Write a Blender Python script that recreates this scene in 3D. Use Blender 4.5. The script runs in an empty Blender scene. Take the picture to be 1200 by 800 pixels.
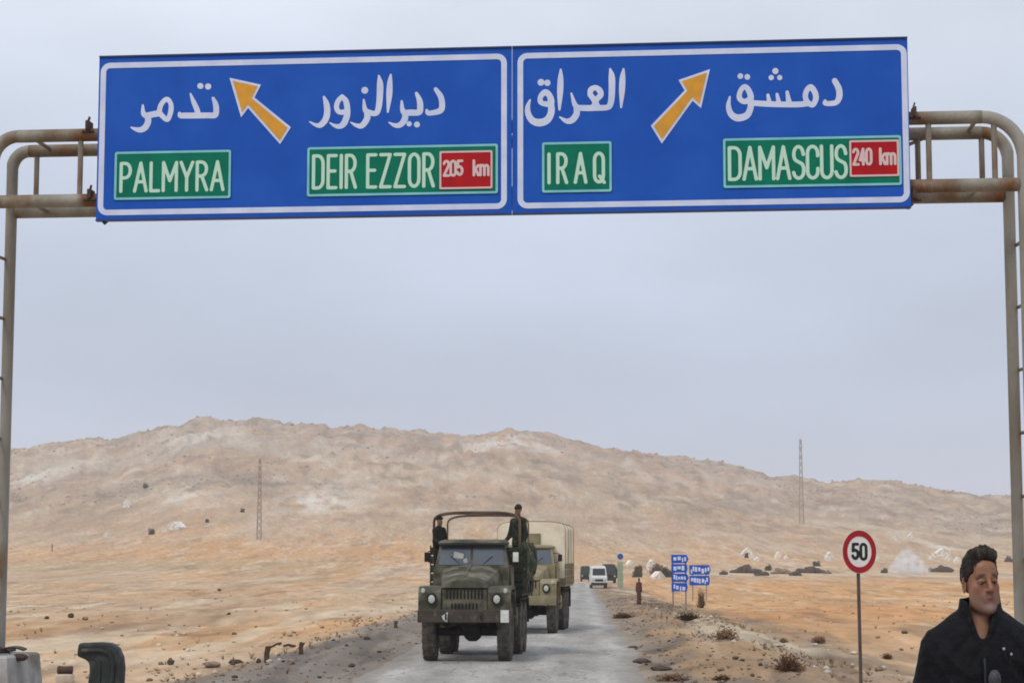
import bpy, bmesh, math, random
import numpy as np
from mathutils import Vector, Matrix

random.seed(7)
rng = np.random.RandomState(11)
SC = bpy.context.scene
COL = SC.collection
R = math.radians

# ------------------------------------------------------------------ camera
F = 2100.0            # focal length in pixels of a 1200 px wide frame
CAMZ = 2.61
TILT = R(5.5)
SHIFT = (255 - F * math.tan(TILT)) / 1200.0
K = 1.25              # every upright measure of this place is 1.25 times its usual value
cd = bpy.data.cameras.new('camera')
cam = bpy.data.objects.new('camera', cd)
COL.objects.link(cam)
cam.location = (0, 0, CAMZ)
cam.rotation_euler = (R(90) + TILT, 0, 0)
cd.sensor_width = 36
cd.lens = F / 1200 * 36
cd.shift_y = SHIFT
cd.clip_start = 0.1
cd.clip_end = 20000
SC.camera = cam
SC.view_settings.view_transform = 'Standard'
SC.view_settings.look = 'None'
SC.view_settings.exposure = 0.0
SC.view_settings.gamma = 1
SC.cycles.filter_width = 1.8
SC.cycles.volume_bounces = 4
SC.cycles.max_bounces = 6

# ------------------------------------------------------------------ sky and sun (overcast)
SUN_EL, SUN_ROT = R(52), R(215)      # rotation clockwise from +Y: behind the camera, to the left
w = bpy.data.worlds.new("World")
SC.world = w
w.use_nodes = True
nt = w.node_tree
nt.nodes.clear()
def wn(t, **kw):
    n = nt.nodes.new(t)
    for k, v in kw.items():
        setattr(n, k, v)
    return n
sky = wn('ShaderNodeTexSky', sky_type='NISHITA', sun_disc=False, sun_elevation=SUN_EL, sun_rotation=SUN_ROT)
sky.dust_density = 3
geo = wn('ShaderNodeTexCoord')
sep = wn('ShaderNodeSeparateXYZ')
nt.links.new(geo.outputs['Generated'], sep.inputs[0])
ramp = wn('ShaderNodeValToRGB')
e = ramp.color_ramp.elements
e[0].position = 0.0;  e[0].color = (0.50, 0.595, 0.76, 1)
e[1].position = 1.0;  e[1].color = (0.78, 0.85, 0.96, 1)
x = e.new(0.10); x.color = (0.515, 0.61, 0.775, 1)
x = e.new(0.20); x.color = (0.60, 0.69, 0.84, 1)
x = e.new(0.30); x.color = (0.76, 0.83, 0.95, 1)
nt.links.new(sep.outputs['Z'], ramp.inputs[0])
mp = wn('ShaderNodeMapping'); mp.inputs['Scale'].default_value = (1.0, 1.0, 2.8)
nt.links.new(geo.outputs['Generated'], mp.inputs[0])
cn = wn('ShaderNodeTexNoise'); cn.inputs['Scale'].default_value = 3.2; cn.inputs['Detail'].default_value = 5
cn.inputs['Roughness'].default_value = 0.5
nt.links.new(mp.outputs[0], cn.inputs['Vector'])
mr = wn('ShaderNodeMapRange'); mr.inputs[1].default_value = 0.3; mr.inputs[2].default_value = 0.72
mr.inputs[3].default_value = 8.9; mr.inputs[4].default_value = 11.3
nt.links.new(cn.outputs[0], mr.inputs[0])
vm = wn('ShaderNodeVectorMath', operation='SCALE')
nt.links.new(ramp.outputs[0], vm.inputs[0]); nt.links.new(mr.outputs[0], vm.inputs['Scale'])
mix = wn('ShaderNodeMix', data_type='RGBA'); mix.inputs[0].default_value = 0.93
nt.links.new(sky.outputs[0], mix.inputs[6]); nt.links.new(vm.outputs[0], mix.inputs[7])
bg = wn('ShaderNodeBackground'); bg.inputs[1].default_value = 0.1
nt.links.new(mix.outputs[2], bg.inputs[0])
wo = wn('ShaderNodeOutputWorld')
nt.links.new(bg.outputs[0], wo.inputs[0])

sl = bpy.data.lights.new('sun', 'SUN')
sl.energy = 1.3; sl.angle = R(14); sl.color = (1.0, 0.95, 0.88)
so = bpy.data.objects.new('sun', sl); COL.objects.link(so)
sd = Vector((math.sin(SUN_ROT) * math.cos(SUN_EL), math.cos(SUN_ROT) * math.cos(SUN_EL), math.sin(SUN_EL)))
so.rotation_euler = (-sd).to_track_quat('-Z', 'Y').to_euler()
so.location = (0, -20, 60)

# ------------------------------------------------------------------ pixel rays
CT, ST = math.cos(TILT), math.sin(TILT)
def ray(px, py):
    dx = (px - 600) / F
    dy = (400 - py) / F + SHIFT * 1200 / F
    return np.array([dx, dy * -ST + CT, dy * CT + ST])
def at(px, py, Y):
    d = ray(px, py)
    return np.array([0, 0, CAMZ]) + d * (Y / d[1])

# ------------------------------------------------------------------ noise
def _h(ix, iy, s):
    n = (ix.astype(np.int64) * 374761393 + iy.astype(np.int64) * 668265263 + s * 1442695041) & 0x7fffffff
    n = ((n ^ (n >> 13)) * 1274126177) & 0x7fffffff
    n = (n ^ (n >> 16)) & 0xffff
    return n / 65535.0
def vnoise(x, y, s=0):
    ix = np.floor(x); iy = np.floor(y)
    fx = x - ix; fy = y - iy
    fx = fx * fx * (3 - 2 * fx); fy = fy * fy * (3 - 2 * fy)
    a = _h(ix, iy, s); b = _h(ix + 1, iy, s); c = _h(ix, iy + 1, s); d = _h(ix + 1, iy + 1, s)
    return (a * (1 - fx) + b * fx) * (1 - fy) + (c * (1 - fx) + d * fx) * fy
def fbm(x, y, oct=5, s=0, g=0.5):
    t = 0; a = 1.0; n = 0
    for i in range(oct):
        t = t + a * vnoise(x * 2 ** i + 17.3 * i, y * 2 ** i - 9.1 * i, s + i)
        n += a; a *= g
    return t / n - 0.5
def ss(a, b, x):
    t = np.clip((x - a) / (b - a), 0, 1)
    return t * t * (3 - 2 * t)

# ------------------------------------------------------------------ terrain functions
RX = [-400, -150, 0, 15, 60, 95, 130, 165, 200, 232, 262, 290, 330, 380, 420, 470, 520, 560, 600, 650, 700, 760, 800, 850, 900, 960, 1010, 1050, 1100, 1140, 1190, 1400, 1700]
RY = [560, 540, 531, 527, 522, 516, 517, 507, 496, 488, 490, 493, 497, 496, 498, 503, 508, 506, 504, 512, 521, 532, 538, 545, 554, 562, 564, 566, 574, 580, 584, 600, 610]
CX = [-1.75, -0.27, 0.5, 2.5, 4.45, 6.0, 7.5]
CY = [0, 37.8, 60.9, 109.6, 166, 215, 262]
_pc = np.polyfit([0, 20, 37.8, 60.9, 109.6, 166, 262], [-1.6, -0.9, -0.27, 0.55, 2.4, 4.6, 8.4], 3)
def road_x(Y):
    return np.polyval(_pc, np.clip(Y, -60, 270)) + np.clip(Y - 270, 0, None) * 0.035
HW = 3.45
def plain(D):
    return 0.45 * (1 - ss(13, 34, D)) - 1.25 * ss(60, 220, D)
def zg(X, Y, detail=True):
    X = np.asarray(X, float); Y = np.asarray(Y, float)
    r = np.hypot(X, Y)
    D = np.maximum(Y, r * 0.6)
    px = 600 + F * X / np.maximum(D, 1)
    px = np.where(Y < 0, 2600 - np.sign(X) * 0, px)
    z = plain(D)
    off = np.abs(X - road_x(Y))
    offs = X - road_x(Y)
    away = ss(HW + 2.2, HW + 9, off)
    # shallow bank on the right of the road, verge on the left
    z = z + 0.22 * ss(HW + 0.1, HW + 1.8, offs) * (1 - ss(HW + 2.8, HW + 5.5, offs)) * (1 - ss(150, 260, D))
    z = z + 0.16 * ss(HW + 0.4, HW + 1.6, -offs) * (1 - ss(HW + 2.2, HW + 3.6, -offs)) * (1 - ss(90, 200, D))
    z = z - 0.12 * ss(HW + 3.6, HW + 5, offs) * (1 - ss(HW + 6, HW + 9, offs)) * (1 - ss(150, 260, D))
    z = z + away * (fbm(X / 11, Y / 16, 4, 3, 0.55) * 0.85 + fbm(X / 60, Y / 60, 2, 5) * 1.1 * ss(50, 200, D))
    sh = ss(HW, HW + 1.0, off)
    z = z + sh * ss(HW, HW + 1.2, offs) * (1 - ss(HW + 5, HW + 8, offs)) * fbm(offs / 0.8, Y / 3.2, 4, 28, 0.6) * 0.30 * (1 - ss(90, 200, D))
    z = z + sh * (fbm(X / 1.3, Y / 1.3, 4, 8) * 0.13 + fbm(X / 0.35, Y / 0.35, 3, 18) * 0.07)
    # hills
    ry = np.interp(px, RX, RY)
    Rr = 655 - ry
    t = (D - 300) / 1000.0
    tc = np.clip(t, 0, 1)
    s = 0.30 * tc + 0.70 * tc * tc * (3 - 2 * tc)
    base_el = (plain(D) - CAMZ) * F / np.maximum(D, 1)
    el0 = (-1.25 - CAMZ) * F / 300.0
    el = el0 + (Rr - el0) * s
    zh = CAMZ + el * D / F
    zh = np.where(t > 1, zh - (D - 1300) * 0.14, zh)
    hh = ss(285, 380, D)
    z = z * (1 - hh) + zh * hh
    if detail:
        m = ss(520, 900, D) * (1 - 0.5 * ss(1500, 2200, D))
        rid = 1 - np.abs(fbm(X / 210, Y / 260, 5, 31, 0.55)) * 4
        z = z + m * (rid * 1.6 - 1.0 + fbm(X / 30, Y / 70, 4, 40, 0.6) * 8 * ss(0.2, 0.85, tc) + (0.5 - np.abs(fbm(px / 26, Y / 260, 4, 43, 0.6)) * 4) * 2.2 * ss(0.2, 0.8, tc) + fbm(X / 8, Y / 22, 4, 47, 0.65) * 4.5 * ss(0.35, 0.95, tc))
    z = np.maximum(z, -40)
    z = z - 0.06 * (1 - ss(HW - 0.35, HW - 0.1, off)) * (D < 430)
    return z
def zgs(X, Y):
    return float(zg(np.array([X]), np.array([Y]))[0])
def gpx(px, py, y0=20.0):
    """where the pixel's ray meets the ground"""
    d = ray(px, py); d = d / d[1]
    Ys = np.exp(np.linspace(math.log(y0), math.log(1500), 6000))
    P = np.outer(Ys, d) + np.array([0, 0, CAMZ])
    below = np.where(P[:, 2] < zg(P[:, 0], P[:, 1]))[0]
    i = below[0] if len(below) else len(Ys) - 1
    return P[i, 0], P[i, 1], zgs(P[i, 0], P[i, 1])

# ------------------------------------------------------------------ materials
def srgb(r, g, b):
    def f(c):
        c /= 255
        return c / 12.92 if c <= 0.04045 else ((c + 0.055) / 1.055) ** 2.4
    return (f(r), f(g), f(b), 1)
def mat(name, col, rough=0.7, col2=None, scale=6, detail=5, bump=0.0, bscale=40, metal=0.0, lo=0.35, hi=0.65, spec=0.3, col3=None, s3=2.0, f3=(0.55, 0.7), mapping=(1, 1, 1)):
    m = bpy.data.materials.new(name); m.use_nodes = True
    n = m.node_tree.nodes; l = m.node_tree.links
    p = n['Principled BSDF']
    p.inputs['Roughness'].default_value = rough
    p.inputs['Metallic'].default_value = metal
    p.inputs['Specular IOR Level'].default_value = spec
    p.inputs['Base Color'].default_value = col
    tc = n.new('ShaderNodeTexCoord'); mpn = n.new('ShaderNodeMapping')
    mpn.inputs['Scale'].default_value = mapping
    l.new(tc.outputs['Object'], mpn.inputs[0])
    last = None
    if col2:
        t = n.new('ShaderNodeTexNoise'); t.inputs['Scale'].default_value = scale; t.inputs['Detail'].default_value = detail
        l.new(mpn.outputs[0], t.inputs['Vector'])
        r_ = n.new('ShaderNodeMapRange'); r_.inputs[1].default_value = lo; r_.inputs[2].default_value = hi
        l.new(t.outputs[0], r_.inputs[0])
        mx = n.new('ShaderNodeMix'); mx.data_type = 'RGBA'
        mx.inputs[6].default_value = col; mx.inputs[7].default_value = col2
        l.new(r_.outputs[0], mx.inputs[0])
        last = mx.outputs[2]
        if col3:
            t = n.new('ShaderNodeTexNoise'); t.inputs['Scale'].default_value = s3; t.inputs['Detail'].default_value = 6
            l.new(mpn.outputs[0], t.inputs['Vector'])
            r_ = n.new('ShaderNodeMapRange'); r_.inputs[1].default_value = f3[0]; r_.inputs[2].default_value = f3[1]
            l.new(t.outputs[0], r_.inputs[0])
            mx = n.new('ShaderNodeMix'); mx.data_type = 'RGBA'
            l.new(last, mx.inputs[6]); mx.inputs[7].default_value = col3
            l.new(r_.outputs[0], mx.inputs[0])
            last = mx.outputs[2]
        l.new(last, p.inputs['Base Color'])
    if bump:
        t = n.new('ShaderNodeTexNoise'); t.inputs['Scale'].default_value = bscale; t.inputs['Detail'].default_value = 6
        l.new(mpn.outputs[0], t.inputs['Vector'])
        b = n.new('ShaderNodeBump'); b.inputs['Strength'].default_value = bump; b.inputs['Distance'].default_value = 0.05
        l.new(t.outputs[0], b.inputs['Height']); l.new(b.outputs[0], p.inputs['Normal'])
    return m

M = {}
M['blue'] = mat('sign_blue', srgb(36, 92, 190), 0.6, srgb(28, 82, 178), 1.3, 5, spec=0.12, col3=srgb(30, 88, 184), s3=5)
M['blue_dark'] = mat('sign_edge_blue', srgb(40, 58, 110), 0.5, srgb(60, 70, 105), 3)
M['white_film'] = mat('white_film', srgb(214, 222, 244), 0.5, srgb(196, 208, 238), 3, 5, col3=srgb(212, 212, 220), s3=8)
M['cyan_film'] = mat('pale_cyan_film', srgb(140, 205, 215), 0.45, srgb(120, 190, 205), 3)
M['green'] = mat('sign_green', srgb(0, 122, 94), 0.6, srgb(4, 108, 86), 3, spec=0.12)
M['red'] = mat('sign_red', srgb(182, 28, 34), 0.6, srgb(164, 26, 36), 5, spec=0.12)
M['pink_film'] = mat('pale_film_on_red', srgb(216, 190, 190), 0.5)
M['green_film'] = mat('pale_film_on_green', srgb(190, 225, 205), 0.5)
M['yellow'] = mat('arrow_orange', srgb(226, 158, 44), 0.45, srgb(205, 150, 52), 6, 6)
M['alu'] = mat('sign_back', srgb(120, 122, 126), 0.5, srgb(100, 100, 104), 3, metal=0.5)
M['pipe'] = mat('galvanised_rusty_pipe', srgb(156, 153, 142), 0.6, srgb(118, 108, 92), 2.2, 8, bump=0.35, bscale=26, metal=0.1, col3=srgb(112, 74, 40), s3=1.7, f3=(0.45, 0.62), mapping=(1, 1, 0.45))
M['pole_dark'] = mat('brown_grey_pole', srgb(96, 84, 78), 0.6, srgb(76, 66, 62), 4)
M['pipe_grey'] = mat('galvanised_grey_pipe', srgb(158, 155, 146), 0.6, srgb(124, 118, 106), 1.6, 8, bump=0.3, bscale=26, metal=0.1, col3=srgb(116, 84, 54), s3=1.5, f3=(0.54, 0.70), mapping=(1, 1, 0.35))
M['rust'] = mat('rusty_steel', srgb(88, 66, 52), 0.8, srgb(60, 48, 42), 8, bump=0.2)
M['concrete'] = mat('pedestal_concrete', srgb(172, 170, 168), 0.9, srgb(142, 138, 132), 2.5, 7, bump=0.3, bscale=18, col3=srgb(118, 108, 98), s3=1.5)
M['dark_green_steel'] = mat('dark_green_steel', srgb(46, 54, 54), 0.6, srgb(34, 38, 38), 4, bump=0.1, col3=srgb(74, 78, 72), s3=3)
M['olive'] = mat('olive_paint', srgb(82, 80, 66), 0.66, srgb(58, 60, 48), 2.5, 6, col3=srgb(134, 124, 104), s3=2.2, f3=(0.46, 0.72), spec=0.25)
M['bumper'] = mat('scuffed_brown_bumper', srgb(78, 68, 60), 0.7, srgb(58, 52, 46), 3, 6, col3=srgb(104, 96, 84), s3=5)
M['bow'] = mat('dusty_brown_hoop', srgb(112, 92, 74), 0.8, srgb(72, 60, 50), 1.5)
M['camo'] = mat('camouflage_canvas', srgb(70, 78, 54), 0.9, srgb(40, 46, 36), 2.6, 3, lo=0.46, hi=0.54, col3=srgb(104, 98, 74), s3=3.4, f3=(0.56, 0.6), bump=0.4, bscale=6)
M['olive_dark'] = mat('dark_olive_wood', srgb(52, 58, 44), 0.8, srgb(40, 44, 36), 5, col3=srgb(82, 84, 64), s3=2)
M['khaki'] = mat('khaki_paint', srgb(150, 138, 108), 0.65, srgb(118, 110, 82), 2.5, 6, col3=srgb(150, 140, 110), s3=1.3)
M['canvas'] = mat('pale_canvas', srgb(236, 226, 202), 0.9, srgb(220, 208, 182), 1.5, 6, bump=0.35, bscale=5, col3=srgb(200, 188, 160), s3=0.9)
M['undercar'] = mat('greasy_chassis', srgb(34, 33, 31), 0.8, srgb(52, 48, 42), 5)
M['tyre'] = mat('dusty_tyre', srgb(66, 62, 58), 0.9, srgb(100, 94, 85), 6, bump=0.2)
M['rim'] = mat('wheel_rim', srgb(70, 74, 60), 0.7, srgb(92, 88, 74), 5)
M['glass'] = mat('windscreen_glass', srgb(74, 82, 92), 0.12, srgb(92, 98, 104), 1.5, spec=0.6)
M['glass_dark'] = mat('dark_glass', srgb(30, 33, 36), 0.1, spec=0.6)
M['black'] = mat('black_trim', srgb(22, 22, 22), 0.6)
M['lens'] = mat('headlamp_lens', srgb(190, 190, 180), 0.15, spec=0.6)
M['white_paint'] = mat('white_paint', srgb(222, 222, 216), 0.6, srgb(196, 196, 190), 9)
M['brown_cloth'] = mat('brown_cloth', srgb(98, 66, 54), 0.9, srgb(78, 52, 44), 6)
M['uniform'] = mat('dark_uniform', srgb(34, 34, 30), 0.9, srgb(24, 24, 22), 9, col3=srgb(50, 50, 40), s3=7)
M['uniform_camo'] = mat('camouflage_uniform', srgb(46, 50, 38), 0.9, srgb(30, 34, 27), 9, lo=0.45, hi=0.55, col3=srgb(84, 84, 62), s3=8)
M['boots'] = mat('black_boots', srgb(24, 22, 20), 0.6)
M['jacket'] = mat('black_jacket', srgb(17, 17, 23), 0.75, srgb(11, 11, 16), 4, bump=0.6, bscale=14, spec=0.2)
M['zip'] = mat('zip_metal', srgb(60, 62, 68), 0.4, metal=0.6)
M['pullover'] = mat('dark_pullover', srgb(18, 19, 20), 0.95, srgb(26, 27, 28), 60)
M['trousers'] = mat('dark_trousers', srgb(30, 32, 38), 0.9, srgb(22, 24, 28), 6)
M['hair'] = mat('brown_grey_hair', srgb(44, 34, 28), 0.7, srgb(30, 24, 20), 40, 4, bump=0.6, bscale=90, col3=srgb(82, 72, 62), s3=28, f3=(0.5, 0.72), mapping=(1, 1, 0.35))
M['eye'] = mat('eye_white', srgb(96, 84, 76), 0.4)  # eye white darkened, socket shade put into the colour
M['iris'] = mat('dark_iris', srgb(30, 20, 16), 0.2)
M['lips'] = mat('lips', srgb(128, 74, 64), 0.6)
M['mic'] = mat('microphone_grille', srgb(86, 88, 92), 0.6, srgb(50, 52, 56), 120, metal=0.4)
M['silver'] = mat('silver_pin', srgb(170, 172, 178), 0.35, metal=0.5)
M['skin_plain'] = mat('brown_skin', srgb(134, 92, 70), 0.6, srgb(112, 76, 60), 10)
M['rock'] = mat('pale_brown_rock', srgb(150, 128, 106), 0.95, srgb(112, 96, 82), 2, 7, bump=0.5, bscale=6)
M['rock_slope'] = mat('slope_rock', srgb(188, 172, 154), 0.95, srgb(160, 142, 126), 0.02, 7, bump=0.5, bscale=1)
M['rock_dark'] = mat('dark_rock', srgb(92, 78, 68), 0.95, srgb(64, 56, 50), 2, 7, bump=0.5, bscale=6)
M['rock_pale'] = mat('pale_rubble', srgb(214, 200, 182), 0.95, srgb(180, 166, 150), 2, 7, bump=0.5, bscale=6)
M['tent'] = mat('tent_cloth', srgb(246, 242, 232), 0.9, srgb(196, 186, 168), 1)
M['weed'] = mat('straw_weeds', srgb(146, 122, 86), 0.95, srgb(112, 94, 66), 3)
M['scrub'] = mat('dry_scrub', srgb(142, 116, 80), 0.95, srgb(78, 64, 46), 3)
M['scrub_dark'] = mat('dark_dry_scrub', srgb(150, 116, 88), 0.95, srgb(112, 88, 68), 3)
M['bush'] = mat('olive_bush_leaves', srgb(98, 90, 48), 0.9, srgb(66, 66, 38), 2)
M['bush_green'] = mat('dark_green_leaves', srgb(58, 70, 52), 0.9, srgb(40, 50, 40), 2)
M['lattice'] = mat('grey_lattice_steel', srgb(150, 138, 128), 0.7)  # lightened colour: haze on the far masts put into the steel
M['pale_green'] = mat('pale_green_paint', srgb(158, 172, 144), 0.7, srgb(138, 150, 122), 2)
M['rubbish'] = mat('pale_litter', srgb(225, 220, 212), 0.8)
M['black_num'] = mat('black_numerals', srgb(26, 40, 40), 0.6)
M['sign_white'] = mat('sign_white', srgb(236, 232, 228), 0.5, srgb(222, 218, 214), 6)
M['sign_red'] = mat('ring_red', srgb(170, 30, 38), 0.5, srgb(150, 28, 34), 6)

# terrain material: colour comes with the mesh (soil kinds and painted slope shading), grain and relief from noise
def terrain_mat():
    m = bpy.data.materials.new('desert_soil'); m.use_nodes = True
    n = m.node_tree.nodes; l = m.node_tree.links
    p = n['Principled BSDF']; p.inputs['Roughness'].default_value = 1.0; p.inputs['Specular IOR Level'].default_value = 0.05
    a = n.new('ShaderNodeAttribute'); a.attribute_name = 'soil'
    rk = n.new('ShaderNodeAttribute'); rk.attribute_name = 'rocky'
    tc = n.new('ShaderNodeTexCoord')
    def noise(sc, det, mapping=(1, 1, 1), ro=0.55):
        mpn = n.new('ShaderNodeMapping'); mpn.inputs['Scale'].default_value = mapping
        l.new(tc.outputs['Object'], mpn.inputs[0])
        t = n.new('ShaderNodeTexNoise'); t.inputs['Scale'].default_value = sc; t.inputs['Detail'].default_value = det
        t.inputs['Roughness'].default_value = ro
        l.new(mpn.outputs[0], t.inputs['Vector'])
        return t.outputs[0]
    def rng_(s, a0, a1, b0, b1):
        r_ = n.new('ShaderNodeMapRange'); r_.inputs[1].default_value = a0; r_.inputs[2].default_value = a1
        r_.inputs[3].default_value = b0; r_.inputs[4].default_value = b1
        l.new(s, r_.inputs[0]); return r_.outputs[0]
    def mul(x, y):
        q = n.new('ShaderNodeMath'); q.operation = 'MULTIPLY'
        l.new(x, q.inputs[0]); l.new(y, q.inputs[1]); return q.outputs[0]
    v = mul(mul(rng_(noise(1.1, 8, (1, 0.2, 1)), 0.3, 0.7, 0.78, 1.18), rng_(noise(6.0, 6), 0.3, 0.7, 0.88, 1.10)), rng_(noise(0.09, 6, (1, 0.2, 1)), 0.3, 0.7, 0.88, 1.10))
    sc = n.new('ShaderNodeVectorMath'); sc.operation = 'SCALE'
    l.new(a.outputs['Color'], sc.inputs[0]); l.new(v, sc.inputs['Scale'])
    # rock faces on the slopes
    g = rng_(noise(0.075, 9, (1, 1, 1), 0.7), 0.47, 0.60, 0, 1)
    rf = mul(g, rk.outputs['Fac'])
    mx = n.new('ShaderNodeMix'); mx.data_type = 'RGBA'
    l.new(rf, mx.inputs[0]); l.new(sc.outputs[0], mx.inputs[6]); mx.inputs[7].default_value = (0.44, 0.385, 0.325, 1)
    g2 = rng_(noise(0.16, 8, (1, 1, 1), 0.75), 0.55, 0.64, 0, 0.6)
    rf2 = mul(g2, rk.outputs['Fac'])
    mx2 = n.new('ShaderNodeMix'); mx2.data_type = 'RGBA'
    l.new(rf2, mx2.inputs[0]); l.new(mx.outputs[2], mx2.inputs[6]); mx2.inputs[7].default_value = (0.19, 0.155, 0.12, 1)
    l.new(mx2.outputs[2], p.inputs['Base Color'])
    b = n.new('ShaderNodeBump'); b.inputs['Strength'].default_value = 0.55; b.inputs['Distance'].default_value = 0.12
    l.new(noise(3.5, 9), b.inputs['Height'])
    b2 = n.new('ShaderNodeBump'); b2.inputs['Strength'].default_value = 0.9; b2.inputs['Distance'].default_value = 3.0
    hm = mul(noise(0.06, 9, (1, 1, 1), 0.7), rk.outputs['Fac'])
    l.new(hm, b2.inputs['Height']); l.new(b.outputs[0], b2.inputs['Normal'])
    l.new(b2.outputs[0], p.inputs['Normal'])
    return m
M['terrain'] = terrain_mat()

def road_mat():
    m = mat('worn_asphalt', (0.43, 0.402, 0.36, 1), 0.85, (0.29, 0.27, 0.245, 1), 0.9, 9, bump=0.35, bscale=14, col3=(0.24, 0.23, 0.215, 1), s3=0.5, f3=(0.56, 0.70), mapping=(1, 0.22, 1), lo=0.38, hi=0.66)
    n = m.node_tree.nodes; l = m.node_tree.links; p = n['Principled BSDF']
    src = p.inputs['Base Color'].links[0].from_socket
    a = n.new('ShaderNodeAttribute'); a.attribute_name = 'verge_dirt'
    tc = n.new('ShaderNodeTexCoord'); mpn = n.new('ShaderNodeMapping'); mpn.inputs['Scale'].default_value = (1, 0.3, 1)
    l.new(tc.outputs['Object'], mpn.inputs[0])
    t = n.new('ShaderNodeTexNoise'); t.inputs['Scale'].default_value = 1.6; t.inputs['Detail'].default_value = 8; t.inputs['Roughness'].default_value = 0.65
    l.new(mpn.outputs[0], t.inputs['Vector'])
    ad = n.new('ShaderNodeMath'); ad.operation = 'ADD'; l.new(a.outputs['Fac'], ad.inputs[0]); l.new(t.outputs[0], ad.inputs[1])
    r_ = n.new('ShaderNodeMapRange'); r_.inputs[1].default_value = 0.95; r_.inputs[2].default_value = 1.35; l.new(ad.outputs[0], r_.inputs[0])
    # aggregate and hairline cracks
    ag = n.new('ShaderNodeTexNoise'); ag.inputs['Scale'].default_value = 9; ag.inputs['Detail'].default_value = 8; ag.inputs['Roughness'].default_value = 0.75
    l.new(mpn.outputs[0], ag.inputs['Vector'])
    ar = n.new('ShaderNodeMapRange'); ar.inputs[1].default_value = 0.35; ar.inputs[2].default_value = 0.65; ar.inputs[3].default_value = 0.78; ar.inputs[4].default_value = 1.15
    l.new(ag.outputs[0], ar.inputs[0])
    ck = n.new('ShaderNodeTexNoise'); ck.inputs['Scale'].default_value = 0.8; ck.inputs['Detail'].default_value = 7
    l.new(mpn.outputs[0], ck.inputs['Vector'])
    s1 = n.new('ShaderNodeMath'); s1.operation = 'SUBTRACT'; l.new(ck.outputs[0], s1.inputs[0]); s1.inputs[1].default_value = 0.5
    s2 = n.new('ShaderNodeMath'); s2.operation = 'ABSOLUTE'; l.new(s1.outputs[0], s2.inputs[0])
    s3_ = n.new('ShaderNodeMapRange'); s3_.inputs[1].default_value = 0.0; s3_.inputs[2].default_value = 0.010; s3_.inputs[3].default_value = 0.55; s3_.inputs[4].default_value = 1.0
    l.new(s2.outputs[0], s3_.inputs[0])
    mm = n.new('ShaderNodeMath'); mm.operation = 'MULTIPLY'; l.new(ar.outputs[0], mm.inputs[0]); l.new(s3_.outputs[0], mm.inputs[1])
    wt = n.new('ShaderNodeAttribute'); wt.attribute_name = 'wheel_track'
    wr_ = n.new('ShaderNodeMapRange'); wr_.inputs[3].default_value = 0.92; wr_.inputs[4].default_value = 1.28; l.new(wt.outputs['Fac'], wr_.inputs[0])
    m3 = n.new('ShaderNodeMath'); m3.operation = 'MULTIPLY'; l.new(mm.outputs[0], m3.inputs[0]); l.new(wr_.outputs[0], m3.inputs[1]); mm = m3
    vs_ = n.new('ShaderNodeVectorMath'); vs_.operation = 'SCALE'; l.new(src, vs_.inputs[0]); l.new(mm.outputs[0], vs_.inputs['Scale']); src = vs_.outputs[0]
    mx = n.new('ShaderNodeMix'); mx.data_type = 'RGBA'; l.new(r_.outputs[0], mx.inputs[0]); l.new(src, mx.inputs[6]); mx.inputs[7].default_value = (0.27, 0.235, 0.20, 1)
    l.new(mx.outputs[2], p.inputs['Base Color'])
    return m
M['road'] = road_mat()

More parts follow.
